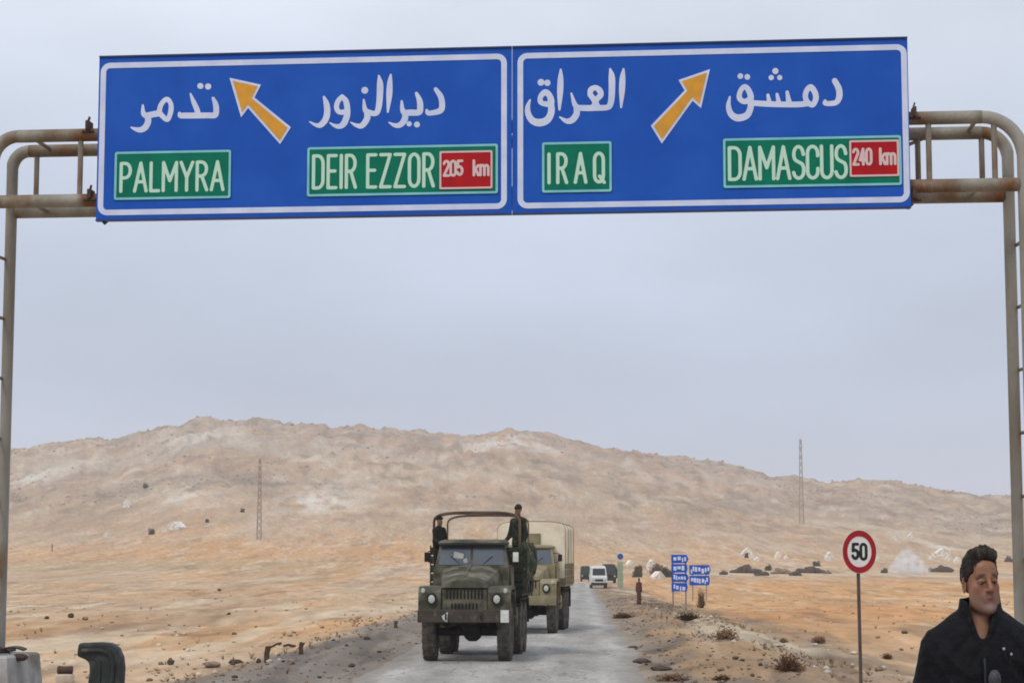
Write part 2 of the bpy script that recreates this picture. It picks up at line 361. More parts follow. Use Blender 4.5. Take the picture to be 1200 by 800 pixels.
# ------------------------------------------------------------------ mesh helpers
class MB:
    def __init__(s): s.v = []; s.f = []
    def add(s, vs, fs):
        o = len(s.v); s.v += [tuple(map(float, v)) for v in vs]; s.f += [tuple(i + o for i in f) for f in fs]; return s
    def box(s, c, d, rz=0, rx=0, ry=0, bev=0.0):
        hx, hy, hz = d[0] / 2, d[1] / 2, d[2] / 2
        if bev > 0:
            bm = bmesh.new(); bmesh.ops.create_cube(bm, size=1)
            for v in bm.verts: v.co = Vector((v.co.x * d[0], v.co.y * d[1], v.co.z * d[2]))
            bmesh.ops.bevel(bm, geom=bm.edges[:], offset=bev, segments=2, affect='EDGES', profile=0.6)
            bm.verts.ensure_lookup_table()
            vs = [v.co.copy() for v in bm.verts]; fs = [tuple(v.index for v in f.verts) for f in bm.faces]
            bm.free()
        else:
            vs = [Vector((x, y, z)) for x in (-hx, hx) for y in (-hy, hy) for z in (-hz, hz)]
            fs = [(0, 1, 3, 2), (4, 6, 7, 5), (0, 4, 5, 1), (2, 3, 7, 6), (0, 2, 6, 4), (1, 5, 7, 3)]
        m = Matrix.Rotation(rz, 3, 'Z') @ Matrix.Rotation(ry, 3, 'Y') @ Matrix.Rotation(rx, 3, 'X')
        return s.add([m @ v + Vector(c) for v in vs], fs)
    def tube(s, pts, r, n=10, caps=True):
        pts = [Vector(p) for p in pts]
        rs = r if isinstance(r, (list, tuple)) else [r] * len(pts)
        vs = []; prev = None
        for i, p in enumerate(pts):
            d = (pts[min(i + 1, len(pts) - 1)] - pts[max(i - 1, 0)]).normalized()
            if prev is None:
                u = d.orthogonal().normalized()
            else:
                u = (prev - d * prev.dot(d)).normalized()
            prev = u; v = d.cross(u)
            for k in range(n):
                a = 2 * math.pi * k / n
                vs.append(p + (u * math.cos(a) + v * math.sin(a)) * rs[i])
        fs = [(i * n + k, i * n + (k + 1) % n, (i + 1) * n + (k + 1) % n, (i + 1) * n + k) for i in range(len(pts) - 1) for k in range(n)]
        if caps:
            fs += [tuple(reversed(range(n))), tuple((len(pts) - 1) * n + k for k in range(n))]
        return s.add(vs, fs)
    def prism(s, poly, axis, a, b):
        """poly in the two other axes, extruded along axis from a to b"""
        n = len(poly)
        def mk(p, t):
            if axis == 'x': return (t, p[0], p[1])
            if axis == 'y': return (p[0], t, p[1])
            return (p[0], p[1], t)
        vs = [mk(p, a) for p in poly] + [mk(p, b) for p in poly]
        fs = [(i, (i + 1) % n, n + (i + 1) % n, n + i) for i in range(n)] + [tuple(reversed(range(n))), tuple(range(n, 2 * n))]
        return s.add(vs, fs)
    def loft(s, rings, closed=True, caps=True):
        n = len(rings[0]); vs = [p for r_ in rings for p in r_]
        fs = []
        for i in range(len(rings) - 1):
            for k in range(n if closed else n - 1):
                fs.append((i * n + k, i * n + (k + 1) % n, (i + 1) * n + (k + 1) % n, (i + 1) * n + k))
        if caps: fs += [tuple(reversed(range(n))), tuple((len(rings) - 1) * n + k for k in range(n))]
        return s.add(vs, fs)
    def lathe_x(s, prof, cx, cy, cz, n=28):
        """prof: (x, radius) pairs, turned about the x axis"""
        rings = []
        for x, r in prof:
            rings.append([(cx + x, cy + r * math.cos(2 * math.pi * k / n), cz + r * math.sin(2 * math.pi * k / n)) for k in range(n)])
        return s.loft(rings, True, True)
    def lathe_y(s, prof, cx, cy, cz, n=24):
        rings = []
        for y, r in prof:
            rings.append([(cx + r * math.cos(2 * math.pi * k / n), cy + y, cz + r * math.sin(2 * math.pi * k / n)) for k in range(n)])
        return s.loft(rings, True, True)
    def ell(s, c, r, n=12, m=8):
        rings = []
        for i in range(1, m):
            t = math.pi * i / m
            rings.append([(c[0] + r[0] * math.sin(t) * math.cos(2 * math.pi * k / n), c[1] + r[1] * math.sin(t) * math.sin(2 * math.pi * k / n), c[2] + r[2] * math.cos(t)) for k in range(n)])
        return s.loft(rings)

def build(name, mb, m, parent=None, smooth=False, kz=K, props=None):
    me = bpy.data.meshes.new(name)
    vs = [(v[0], v[1], v[2] * kz) for v in mb.v]
    me.from_pydata(vs, [], mb.f)
    bm = bmesh.new(); bm.from_mesh(me)
    bmesh.ops.recalc_face_normals(bm, faces=bm.faces[:])
    bm.to_mesh(me); bm.free()
    if smooth:
        me.polygons.foreach_set('use_smooth', [True] * len(me.polygons))
        if smooth != 'all':
            me.set_sharp_from_angle(angle=R(40))
    me.materials.append(m)
    o = bpy.data.objects.new(name, me); COL.objects.link(o)
    if parent is not None: o.parent = parent
    if props:
        for k, v in props.items(): o[k] = v
    return o
def tag(o, label=None, cat=None, group=None, kind=None):
    if label: o['label'] = label
    if cat: o['category'] = cat
    if group: o['group'] = group
    if kind: o['kind'] = kind
    return o
def thing(name, loc, label, cat, group=None, rz=0):
    o = bpy.data.objects.new(name, None); COL.objects.link(o)
    o.location = loc; o.rotation_euler = (0, 0, rz); o.empty_display_size = 0.3
    return tag(o, label, cat, group)
def copy_tree(o, parent=None):
    c = o.copy(); COL.objects.link(c)
    if parent is not None: c.parent = parent
    for ch in list(o.children): copy_tree(ch, c)
    return c
def share(src, parent, name=None, loc=None, rot=None, scale=None):
    c = src.copy(); COL.objects.link(c); c.parent = parent
    if name: c.name = name
    if loc is not None: c.location = loc
    if rot is not None: c.rotation_euler = rot
    if scale is not None: c.scale = scale
    return c

# ------------------------------------------------------------------ terrain sheet
def build_terrain():
    az_f = np.linspace(-24, 24, 620)
    az_r = np.concatenate([np.linspace(24, 60, 50)[1:], np.linspace(60, 300, 60)[1:-1], np.linspace(300, 336, 50)[:-1]])
    az = np.radians(np.concatenate([az_f, az_r]))
    rr = np.concatenate([[0.0], np.exp(np.linspace(math.log(3), math.log(36), 60))[:-1], np.exp(np.linspace(math.log(36), math.log(1700), 400))[:-1], np.exp(np.linspace(math.log(1700), math.log(3800), 16))])
    rr[0] = 0.5
    A, Rr = np.meshgrid(az, rr)
    X = Rr * np.sin(A); Y = Rr * np.cos(A)
    Z = zg(X, Y)
    nr, na = X.shape
    V = np.stack([X, Y, Z], -1).reshape(-1, 3)
    V = np.concatenate([V, [[0, 0, zgs(0, 0)]]])
    i = np.arange(nr - 1)[:, None] * na; k = np.arange(na)[None, :]; k2 = (k + 1) % na
    Fq = np.stack([i + k, i + k2, i + na + k2, i + na + k], -1).reshape(-1, 4)
    tri = np.stack([np.arange(na), np.full(na, nr * na), (np.arange(na) + 1) % na], -1)[:, [1, 0, 2]]
    me = bpy.data.meshes.new('ground')
    nv = len(V); nq = len(Fq); ntq = len(tri)
    me.vertices.add(nv); me.vertices.foreach_set('co', V.ravel())
    me.loops.add(nq * 4 + ntq * 3)
    me.loops.foreach_set('vertex_index', np.concatenate([Fq[:, ::-1].ravel(), tri.ravel()]).astype(np.int32))
    me.polygons.add(nq + ntq)
    st = np.concatenate([np.arange(nq) * 4, nq * 4 + np.arange(ntq) * 3]).astype(np.int32)
    me.polygons.foreach_set('loop_start', st)
    me.update(calc_edges=True)
    me.polygons.foreach_set('use_smooth', np.ones(nq + ntq, bool))
    # soil kinds, plus painted relief shading on the slopes
    X, Y, Z = V[:, 0], V[:, 1], V[:, 2]
    D = np.maximum(Y, np.hypot(X, Y) * 0.6)
    off = X - road_x(Y); ao = np.abs(off)
    def c(*a): return np.array(srgb(*a)[:3])
    sand = c(194, 164, 132); orange = c(204, 156, 108); pale = c(198, 176, 152); grey = c(144, 132, 118); brown = c(150, 124, 98); mauve = c(182, 157, 130)
    def mixc(a, b, t): return a * (1 - t[:, None]) + b * t[:, None]
    C = np.tile(sand, (nv, 1))
    px = 600 + F * X / np.maximum(D, 1)
    C = mixc(C, orange, ss(-0.02, 0.14, fbm(X / 14, Y / 110, 4, 60)) * 0.6 * ss(8, 14, ao))
    C = mixc(C, pale, ss(0.0, 0.16, fbm(X / 7, Y / 60, 4, 70)) * 0.5)
    C = mixc(C, brown, ss(0.06, 0.2, fbm(X / 4, Y / 40, 4, 77)) * 0.35)
    # the dry field right of the road is ochre from the bank to the far track
    C = mixc(C, orange, ss(6.5, 10, off) * (1 - ss(330, 420, D)) * (0.75 + 0.5 * fbm(X / 7, Y / 18, 3, 81)) * ss(40, 70, D))
    # ochre belts across the far plain
    C = mixc(C, orange, np.exp(-((D - 560) / 60) ** 2) * 0.7 * (1 - ss(-20, 120, X)))
    C = mixc(C, c(168, 152, 116), np.exp(-((D - 470) / 30) ** 2) * 0.5 * (X < -40))
    def patch(cx, cy, sx, sy, col, a):
        nonlocal C
        q = ((X - cx) / sx) ** 2 + ((Y - cy) / sy) ** 2 + fbm(X / 3, Y / 8, 3, 90) * 1.2
        C = mixc(C, col, np.clip(np.exp(-q), 0, 1) * a)
    patch(-8.5, 71, 3.0, 9, c(206, 152, 98), 0.9)
    patch(-13, 64.5, 4.5, 1.2, c(150, 112, 84), 0.8)
    patch(-9, 48, 6, 2, pale, 0.6)
    patch(16, 92, 8, 16, c(196, 146, 104), 0.7)
    patch(9.0, 50, 3, 5, c(196, 160, 118), 0.5)
    # far track
    C = mixc(C, c(216, 198, 176), np.exp(-((D - 440 + X * 0.1 + 30 * fbm(X / 30, Y * 0, 2, 7)) / 9) ** 2) * 0.4 * ss(10, 40, X) * (1 - ss(120, 200, X)))
    # verges
    n1 = fbm(X / 1.6, Y / 3.5, 4, 95)
    C = mixc(C, np.where((off < 0)[:, None], c(128, 122, 116), grey), ss(2.6, 3.4, ao) * (1 - ss(HW + 2.2, HW + 3.8, ao + n1 * 3)) * 0.85 * (1 - ss(250, 330, D)))
    C = mixc(C, brown, ss(HW + 1.0, HW + 2.0, off + n1 * 2) * (1 - ss(HW + 3.6, HW + 5, off + n1 * 2)) * 0.6 * (1 - ss(220, 300, D)))
    bk = ss(HW, HW + 0.8, off) * (1 - ss(HW + 5.5, HW + 7.5, off)) * (1 - ss(200, 280, D))
    n2 = fbm(off / 0.55, Y / 4.5, 5, 251, 0.6); n3 = fbm(off / 1.6, Y / 7, 4, 262, 0.6)
    C = mixc(C, c(112, 90, 72), ss(0.03, 0.15, n2) * bk * 0.7)
    C = mixc(C, c(190, 172, 148), ss(0.05, 0.18, n3) * bk * 0.6)
    C = mixc(C, c(124, 110, 96), bk * (0.25 + 0.5 * ss(-0.1, 0.12, fbm(off / 1.1, Y / 9, 4, 290))))
    C = mixc(C, c(174, 142, 108), ss(0.04, 0.16, -n3) * bk * 0.7)
    C = mixc(C, c(92, 80, 72), ss(0.0, 0.12, fbm(off / 1.5, Y / 3, 4, 270)) * np.exp(-((off - HW - 0.3) / 0.7) ** 2) * 0.7 * (1 - ss(60, 75, D)))
    lk = ss(HW - 0.2, HW + 0.3, -off) * (1 - ss(HW + 2.4, HW + 3.4, -off)) * (1 - ss(150, 220, D))
    C = mixc(C, c(104, 98, 94), ss(0.0, 0.14, fbm(off / 0.5, Y / 7, 4, 281)) * lk * 0.6)
    # slopes
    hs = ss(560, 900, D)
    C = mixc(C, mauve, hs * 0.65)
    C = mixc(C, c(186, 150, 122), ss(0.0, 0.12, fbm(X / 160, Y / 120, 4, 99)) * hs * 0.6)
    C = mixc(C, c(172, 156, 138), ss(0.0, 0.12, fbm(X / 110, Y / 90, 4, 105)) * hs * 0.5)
    # mottled stony skin of the slopes; mottles and gully lines also paint relief shading
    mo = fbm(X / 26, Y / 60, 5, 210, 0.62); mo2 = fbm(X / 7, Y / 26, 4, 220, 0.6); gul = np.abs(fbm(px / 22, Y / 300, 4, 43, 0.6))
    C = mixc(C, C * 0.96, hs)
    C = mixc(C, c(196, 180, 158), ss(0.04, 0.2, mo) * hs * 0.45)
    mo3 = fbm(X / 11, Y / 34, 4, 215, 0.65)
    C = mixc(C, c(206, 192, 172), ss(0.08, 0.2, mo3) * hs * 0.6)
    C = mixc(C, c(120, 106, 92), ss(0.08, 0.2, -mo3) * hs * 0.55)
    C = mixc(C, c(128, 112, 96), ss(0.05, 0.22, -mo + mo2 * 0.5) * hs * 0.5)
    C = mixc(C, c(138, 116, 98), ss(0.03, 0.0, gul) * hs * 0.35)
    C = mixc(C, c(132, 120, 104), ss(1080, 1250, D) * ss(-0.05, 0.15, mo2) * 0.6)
    def outcrop(cx, cy, sx, sy):
        nonlocal C
        qx, qy, qz = gpx(cx, cy)
        q = ((X - qx) / (sx * qy / F)) ** 2 + ((Y - qy) / sy) ** 2
        C = mixc(C, c(226, 218, 204), np.exp(-q) * ss(-0.12, 0.1, mo2 + mo * 0.5) * 0.8)
    outcrop(375, 588, 45, 60); outcrop(222, 575, 20, 50); outcrop(232, 510, 35, 60);  outcrop(40, 560, 40, 60); outcrop(600, 515, 70, 60)
    outcrop(1100, 640, 25, 30)
    C = mixc(C, c(132, 112, 92), ss(0.06, 0.2, fbm(X / 1.6, Y / 14, 4, 230, 0.6)) * (1 - hs) * 0.45 * ss(HW + 1, HW + 3, ao))
    C = mixc(C, c(214, 196, 168), ss(0.08, 0.22, fbm(X / 2.2, Y / 20, 4, 240, 0.6)) * (1 - hs) * 0.6 * ss(HW + 1, HW + 3, ao))
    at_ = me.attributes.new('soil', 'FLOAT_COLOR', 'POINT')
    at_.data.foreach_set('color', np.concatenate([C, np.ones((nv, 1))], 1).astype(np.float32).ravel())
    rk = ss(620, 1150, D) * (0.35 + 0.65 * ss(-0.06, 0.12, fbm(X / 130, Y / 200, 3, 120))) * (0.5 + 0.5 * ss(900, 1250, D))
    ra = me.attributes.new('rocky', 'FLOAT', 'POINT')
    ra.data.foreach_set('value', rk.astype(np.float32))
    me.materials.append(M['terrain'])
    o = bpy.data.objects.new('ground', me); COL.objects.link(o)
    tag(o, kind='structure')
    # road
    Ys = np.concatenate([np.arange(-40, 36, 0.8), np.exp(np.linspace(math.log(36), math.log(300), 420))])
    T = np.linspace(-1, 1, 27)
    YY, TT = np.meshgrid(Ys, T, indexing='ij')
    wl = HW + 0.22 * fbm(YY / 2.2, YY * 0 + 3, 4, 130) * 2 + 0.12 * fbm(YY / 0.5, YY * 0 + 3, 3, 133) * 2
    wr = HW + 0.55 * fbm(YY / 2.6, YY * 0 + 9, 4, 131) * 2 + 0.30 * fbm(YY / 0.5, YY * 0 + 5, 3, 134) * 2
    XX = road_x(YY) + np.where(TT < 0, TT * wl, TT * wr)
    edge = np.abs(TT) > 0.99
    ZZ = plain(YY) + 0.02 - 0.02 * TT ** 2 + 0.012 * fbm(XX / 1.5, YY / 3, 3, 140)
    ZZ = np.where(edge, ZZ - 0.09, ZZ)
    V = np.stack([XX, YY, ZZ], -1).reshape(-1, 3)
    nr, na = XX.shape
    mb = MB(); mb.v = [tuple(v) for v in V]
    mb.f = [(a * na + b, a * na + b + 1, (a + 1) * na + b + 1, (a + 1) * na + b) for a in range(nr - 1) for b in range(na - 1)]
    ro = build('road', mb, M['road'], kz=1, smooth='all')
    ed = np.clip((np.abs(TT) - 0.62) / 0.38, 0, 1) + np.where(TT < 0, 0.12, 0)
    tr = np.exp(-((np.abs(TT * HW) - 0.85) / 0.32) ** 2) + np.exp(-((np.abs(TT * HW) - 2.55) / 0.32) ** 2)
    tr = tr * (0.6 + 1.2 * fbm(TT * 3, YY / 9, 3, 150))
    tb = ro.data.attributes.new('wheel_track', 'FLOAT', 'POINT'); tb.data.foreach_set('value', np.clip(tr, 0, 1).astype(np.float32).ravel())
    ra = ro.data.attributes.new('verge_dirt', 'FLOAT', 'POINT'); ra.data.foreach_set('value', ed.astype(np.float32).ravel())
    tag(ro, kind='structure')
build_terrain()

# ------------------------------------------------------------------ flat lettering (brush strokes joined into one outline)
def field_mesh(strokes, to_plane, cell, holes=()):
    """strokes: lists of (x, y, r). Returns verts, faces of the joined flat shape, mapped by to_plane"""
    pts = np.array([p for s in strokes for p in s], float)
    x0, y0 = (pts[:, 0] - pts[:, 2]).min() - cell * 2, (pts[:, 1] - pts[:, 2]).min() - cell * 2
    x1, y1 = (pts[:, 0] + pts[:, 2]).max() + cell * 2, (pts[:, 1] + pts[:, 2]).max() + cell * 2
    nx, ny = int((x1 - x0) / cell) + 2, int((y1 - y0) / cell) + 2
    gx = x0 + np.arange(nx) * cell; gy = y0 + np.arange(ny) * cell
    GX, GY = np.meshgrid(gx, gy, indexing='ij')
    D = np.full(GX.shape, 1e9)
    for s in strokes:
        if len(s) == 1: s = [s[0], (s[0][0] + 1e-3, s[0][1], s[0][2])]
        for a, b in zip(s[:-1], s[1:]):
            ax, ay, ar = a; bx, by, br = b
            dx, dy = bx - ax, by - ay; L = dx * dx + dy * dy + 1e-12
            t = np.clip(((GX - ax) * dx + (GY - ay) * dy) / L, 0, 1)
            d = np.hypot(GX - ax - t * dx, GY - ay - t * dy) - (ar + (br - ar) * t)
            D = np.minimum(D, d)
    for hx, hy, hr in holes:
        D = np.maximum(D, hr - np.hypot(GX - hx, GY - hy))
    verts = []; vid = {}; faces = []
    def vert(key, x, y):
        if key not in vid: vid[key] = len(verts); verts.append((x, y))
        return vid[key]
    ins = D < 0
    ci = ins[:-1, :-1] | ins[1:, :-1] | ins[:-1, 1:] | ins[1:, 1:]
    for i, j in zip(*np.where(ci)):
        cs = [(i, j), (i + 1, j), (i + 1, j + 1), (i, j + 1)]
        poly = []
        for k in range(4):
            a, b = cs[k], cs[(k + 1) % 4]
            if ins[a]: poly.append(vert(('v', a), gx[a[0]], gy[a[1]]))
            if ins[a] != ins[b]:
                t = D[a] / (D[a] - D[b])
                key = ('e', min(a, b), max(a, b))
                poly.append(vert(key, gx[a[0]] + t * (gx[b[0]] - gx[a[0]]), gy[a[1]] + t * (gy[b[1]] - gy[a[1]])))
        if len(poly) >= 3: faces.append(tuple(poly))
    return [to_plane(x, y) for x, y in verts], faces

def smooth_stroke(s, grow=1.0, n=4):
    if len(s) < 3: return [(a, b, c * grow) for a, b, c in s]
    P = [np.array(p, float) for p in s]
    if np.hypot(*(P[0] - P[-1])[:2]) < 1: P = [P[-2]] + P + [P[1]]
    else: P = [2 * P[0] - P[1]] + P + [2 * P[-1] - P[-2]]
    out = []
    for i in range(1, len(P) - 2):
        for k in range(n):
            t = k / n
            q = 0.5 * (2 * P[i] + (P[i + 1] - P[i - 1]) * t + (2 * P[i - 1] - 5 * P[i] + 4 * P[i + 1] - P[i + 2]) * t * t + (3 * P[i] - P[i - 1] - 3 * P[i + 1] + P[i + 2]) * t ** 3)
            out.append((q[0], q[1], max(q[2], 2.0) * grow))
    q = P[-2]; out.append((q[0], q[1], q[2] * grow))
    return out
def arc(cx, cy, rx, ry, a0, a1, n=7):
    return [(cx + rx * math.cos(R(a0 + (a1 - a0) * i / n)), cy + ry * math.sin(R(a0 + (a1 - a0) * i / n))) for i in range(n + 1)]
def glyph(ch):
    g = {
    'A': (0.50, [[(0, 0), (.25, 1), (.5, 0)], [(.09, .33), (.41, .33)]]),
    'C': (0.42, [[(.42, .70)] + arc(.21, .79, .21, .21, 0, 180) + arc(.21, .21, .21, .21, 180, 360) + [(.42, .30)]]),
    'D': (0.44, [[(0, 0), (0, 1), (.2, 1)] + arc(.2, .76, .24, .24, 90, 0, 5) + arc(.2, .24, .24, .24, 0, -90, 5) + [(0, 0)]]),
    'E': (0.36, [[(.36, 1), (0, 1), (0, 0), (.36, 0)], [(0, .52), (.31, .52)]]),
    'I': (0.00, [[(0, 0), (0, 1)]]),
    'L': (0.34, [[(0, 1), (0, 0), (.34, 0)]]),
    'M': (0.56, [[(0, 0), (0.0, 1), (.28, .35), (.56, 1), (.56, 0)]]),
    'O': (0.42, [arc(.21, .78, .21, .22, 0, 180) + arc(.21, .22, .21, .22, 180, 360) + [(.42, .78)]]),
    'P': (0.40, [[(0, 0), (0, 1), (.18, 1)] + arc(.18, .74, .22, .26, 90, -90, 8) + [(0, .48)]]),
    'Q': (0.42, [arc(.21, .78, .21, .22, 0, 180) + arc(.21, .22, .21, .22, 180, 360) + [(.42, .78)], [(.24, .2), (.46, -.02)]]),
    'R': (0.42, [[(0, 0), (0, 1), (.18, 1)] + arc(.18, .75, .22, .25, 90, -90, 8) + [(0, .5)], [(.2, .5), (.42, 0)]]),
    'S': (0.42, [[(.41, .75)] + arc(.21, .77, .19, .23, 10, 180, 7) + arc(.2, .73, .18, .2, 190, 240, 3) + arc(.23, .27, .19, .24, 50, -10, 4) + arc(.21, .22, .21, .22, 0, -170, 7)]),
    'U': (0.42, [[(0, 1)] + arc(.21, .21, .21, .21, 180, 360) + [(.42, 1)]]),
    'Y': (0.50, [[(0, 1), (.25, .46), (.5, 1)], [(.25, .46), (.25, 0)]]),
    'Z': (0.42, [[(0, 1), (.42, 1), (0, 0), (.42, 0)]]),
    '0': (0.42, [arc(.21, .78, .21, .22, 0, 180) + arc(.21, .22, .21, .22, 180, 360) + [(.42, .78)]]),
    '2': (0.42, [arc(.21, .78, .21, .22, 170, -20, 8) + [(0, 0), (.43, 0)]]),
    '4': (0.44, [[(.3, 0), (.3, 1), (0, .28), (.44, .28)]]),
    '5': (0.42, [[(.4, 1), (.05, 1), (.02, .55)] + arc(.2, .33, .22, .28, 110, -160, 9)]),
    'k': (0.34, [[(0, 0), (0, 1)], [(.32, .66), (0, .3)], [(.12, .42), (.34, 0)]]),
    'm': (0.60, [[(0, 0), (0, .68)], [(0, .5)] + arc(.15, .5, .15, .17, 180, 0, 6) + [(.3, 0)], arc(.45, .5, .15, .17, 180, 0, 6) + [(.6, 0)]]),
    ' ': (0.12, []),
    }
    return g[ch]
def text_strokes(txt, box, r, gap=0.16):
    """box = (u0, z0, u1, z1) in plane units; r = stroke half width in plane units"""
    x = 0; out = []
    for ch in txt:
        w_, st = glyph(ch)
        for s in st: out.append([(x + p[0], p[1]) for p in s])
        x += w_ + gap
    tot = x - gap
    u0, z0, u1, z1 = box
    sx = (u1 - u0 - 2 * r) / tot; sz = (z1 - z0 - 2 * r)
    return [[(u0 + r + p[0] * sx, z0 + r + p[1] * sz, r) for p in s] for s in out]

# ------------------------------------------------------------------ gantry frame of reference
GYAW = R(-4.8)
G0 = np.array([-0.2, 23.3])
GU = np.array([math.cos(GYAW), math.sin(GYAW)])
GN = np.array([-GU[1], GU[0]])           # pointing away from the camera
def gp(px, py, dep=0.0):
    """pixel -> (u, z) on the gantry plane pushed back by dep"""
    d = ray(px, py)
    o = G0 + GN * dep
    t = (o @ GN) / (d[:2] @ GN)
    P = d * t
    return float((P[:2] - G0) @ GU), float(P[2] + CAMZ)

def plate(name, u0, z0, u1, z1, y0, y1, m, parent, r=0.0, **kw):
    """upright plate in the sign plane with optional rounded corners"""
    if r > 0:
        poly = []
        for cx, cz, a in ((u1 - r, z1 - r, 0), (u0 + r, z1 - r, 90), (u0 + r, z0 + r, 180), (u1 - r, z0 + r, 270)):
            poly += [(cx + r * math.cos(R(a + b)), cz + r * math.sin(R(a + b))) for b in range(0, 91, 15)]
    else:
        poly = [(u0, z0), (u1, z0), (u1, z1), (u0, z1)]
    return build(name, MB().prism(poly, 'y', y0, y1), m, parent, kz=1, **kw)
def ring_plate(name, u0, z0, u1, z1, t, y0, y1, m, parent, r=0.06):
    def rr_(u0, z0, u1, z1, r):
        poly = []
        for cx, cz, a in ((u1 - r, z1 - r, 0), (u0 + r, z1 - r, 90), (u0 + r, z0 + r, 180), (u1 - r, z0 + r, 270)):
            poly += [(cx + r * math.cos(R(a + b)), cz + r * math.sin(R(a + b))) for b in range(0, 91, 15)]
        return poly
    A = rr_(u0, z0, u1, z1, r); B = rr_(u0 + t, z0 + t, u1 - t, z1 - t, max(r - t, 0.012))
    n = len(A)
    vs = [(p[0], y0, p[1]) for p in A] + [(p[0], y0, p[1]) for p in B] + [(p[0], y1, p[1]) for p in A] + [(p[0], y1, p[1]) for p in B]
    fs = []
    for i in range(n):
        j = (i + 1) % n
        fs += [(i, j, n + j, n + i), (2 * n + i, 3 * n + i, 3 * n + j, 2 * n + j), (i, 2 * n + i, 2 * n + j, j), (n + i, n + j, 3 * n + j, 3 * n + i)]
    return build(name, MB().add(vs, fs), m, parent, kz=1)
def letters(name, strokes, cell, y, m, parent, conv=None, holes=()):
    conv = conv or (lambda a, b: (a, b))
    def tp(a, b):
        u, z = conv(a, b); return (u, y, z)
    vs, fs = field_mesh(strokes, tp, cell, holes)
    return build(name, MB().add(vs, fs), m, parent, kz=1)

# panel face lies at dep = 0 in the gantry plane (local y = 0); print is proud of it
def L2(px, py): return gp(px, py)
zt = np.mean([gp(115, 67.5)[1], gp(600, 56.5)[1], gp(1064, 45.8)[1]])
zb = np.mean([gp(115, 257)[1], gp(600, 250)[1], gp(1066, 242)[1]])
gl = gp(114.5, 160)[0]; gr = gp(1065.5, 150)[0]; gm = gp(600, 155)[0]
GROT = GYAW
def sign_board(u0, u1, label, bx0, bx1, texts):
    t = thing('direction_sign', (G0[0], G0[1], 0), label, 'road sign', 'blue direction signs on the gantry', rz=GROT)
    plate('panel', u0, zb, u1, zt, 0.0, 0.035, M['blue'], t)
    # folded rim
    mb = MB()
    mb.box(((u0 + u1) / 2, 0.02, zt + 0.012), (u1 - u0, 0.08, 0.02)).box(((u0 + u1) / 2, 0.02, zb - 0.012), (u1 - u0, 0.08, 0.02))
    build('rim', mb, M['blue_dark'], t, kz=1)
    mb = MB()
    for zz in (zb + 0.35, zt - 0.35): mb.box(((u0 + u1) / 2, 0.07, zz), (u1 - u0 - 0.2, 0.06, 0.08))
    build('stiffener', mb, M['alu'], t, kz=1)
    a0 = gp(bx0, 160)[0]; a1 = gp(bx1, 150)[0]
    ring_plate('border', a0, zb + 0.055, a1, zt - 0.075, 0.075, -0.006, -0.001, M['white_film'], t, r=0.13)
    for kind, args in texts:
        if kind == 'plate':
            x0, y0, x1, y1, txt, tx0, ty0, tx1, ty1, extra = args
            p0 = gp(x0, y1); p1 = gp(x1, y0)
            g = plate('name_plate', p0[0], p0[1], p1[0], p1[1], -0.012, -0.001, M['green'], t, 0.02)
            ring_plate('plate_border', p0[0] + 0.004, p0[1] + 0.004, p1[0] - 0.004, p1[1] - 0.004, 0.030, -0.016, -0.0125, M['cyan_film'], g, r=0.03)
            words = txt if isinstance(txt, list) else [(txt, tx0, tx1)]
            st = []
            for wd, wx0, wx1 in words:
                q0 = gp(wx0, ty1); q1 = gp(wx1, ty0)
                st += text_strokes(wd, (q0[0], gp((tx0 + tx1) / 2, ty1)[1], q1[0], gp((tx0 + tx1) / 2, ty0)[1]), 0.0225, {'IRAQ': 0.42, 'PALMYRA': 0.2, 'DEIR': 0.24, 'EZZOR': 0.22}.get(wd, 0.16))
            letters('lettering', st, 0.009, -0.0165, M['green_film'], g)
            if extra:
                x0, y0, x1, y1, ws, ty0, ty1 = extra
                p0 = gp(x0, y1); p1 = gp(x1, y0)
                rp = plate('distance_plate', p0[0], p0[1], p1[0], p1[1], -0.021, -0.0125, M['red'], t, 0.01)
                ring_plate('plate_border', p0[0] + 0.002, p0[1] + 0.002, p1[0] - 0.002, p1[1] - 0.002, 0.024, -0.025, -0.0215, M['pink_film'], rp, r=0.02)
                st = []
                cxm = (x0 + x1) / 2
                for wd, wx0, wx1 in ws:
                    q0 = gp(wx0, ty1); q1 = gp(wx1, ty0)
                    st += text_strokes(wd, (q0[0], gp(cxm, ty1)[1], q1[0], gp(cxm, ty0)[1]), 0.0175)
                letters('lettering', st, 0.008, -0.0255, M['pink_film'], rp)
        elif kind == 'arabic':
            ox, oy, s, strokes, holes = args
            letters('arabic_lettering', [smooth_stroke(q_, 1.22) for q_ in strokes], 3.2, -0.0035, M['white_film'], t, conv=lambda a, b: gp(ox + a / s, oy + b / s), holes=holes)
        elif kind == 'arrow':
            ox, oy, s, outer, inset = args
            po = [gp(ox + a / s, oy + b / s) for a, b in outer]
            ar = build('arrow', MB().prism(po, 'y', -0.008, -0.001), M['white_film'], t, kz=1)
            n = len(po); pin = []
            area = sum(po[i][0] * po[(i + 1) % n][1] - po[(i + 1) % n][0] * po[i][1] for i in range(n))
            sg = 1 if area > 0 else -1
            for i in range(n):
                a, b, c_ = Vector(po[i - 1]), Vector(po[i]), Vector(po[(i + 1) % n])
                d1 = (b - a).normalized(); d2 = (c_ - b).normalized()
                n1 = Vector((-d1.y, d1.x)) * sg; n2 = Vector((-d2.y, d2.x)) * sg
                m_ = (n1 + n2) / max(1 + n1.dot(n2), 0.3)
                pin.append(tuple(b + m_ * inset))
            build('arrow_fill', MB().prism(pin, 'y', -0.013, -0.009), M['yellow'], ar, kz=1)
    return t

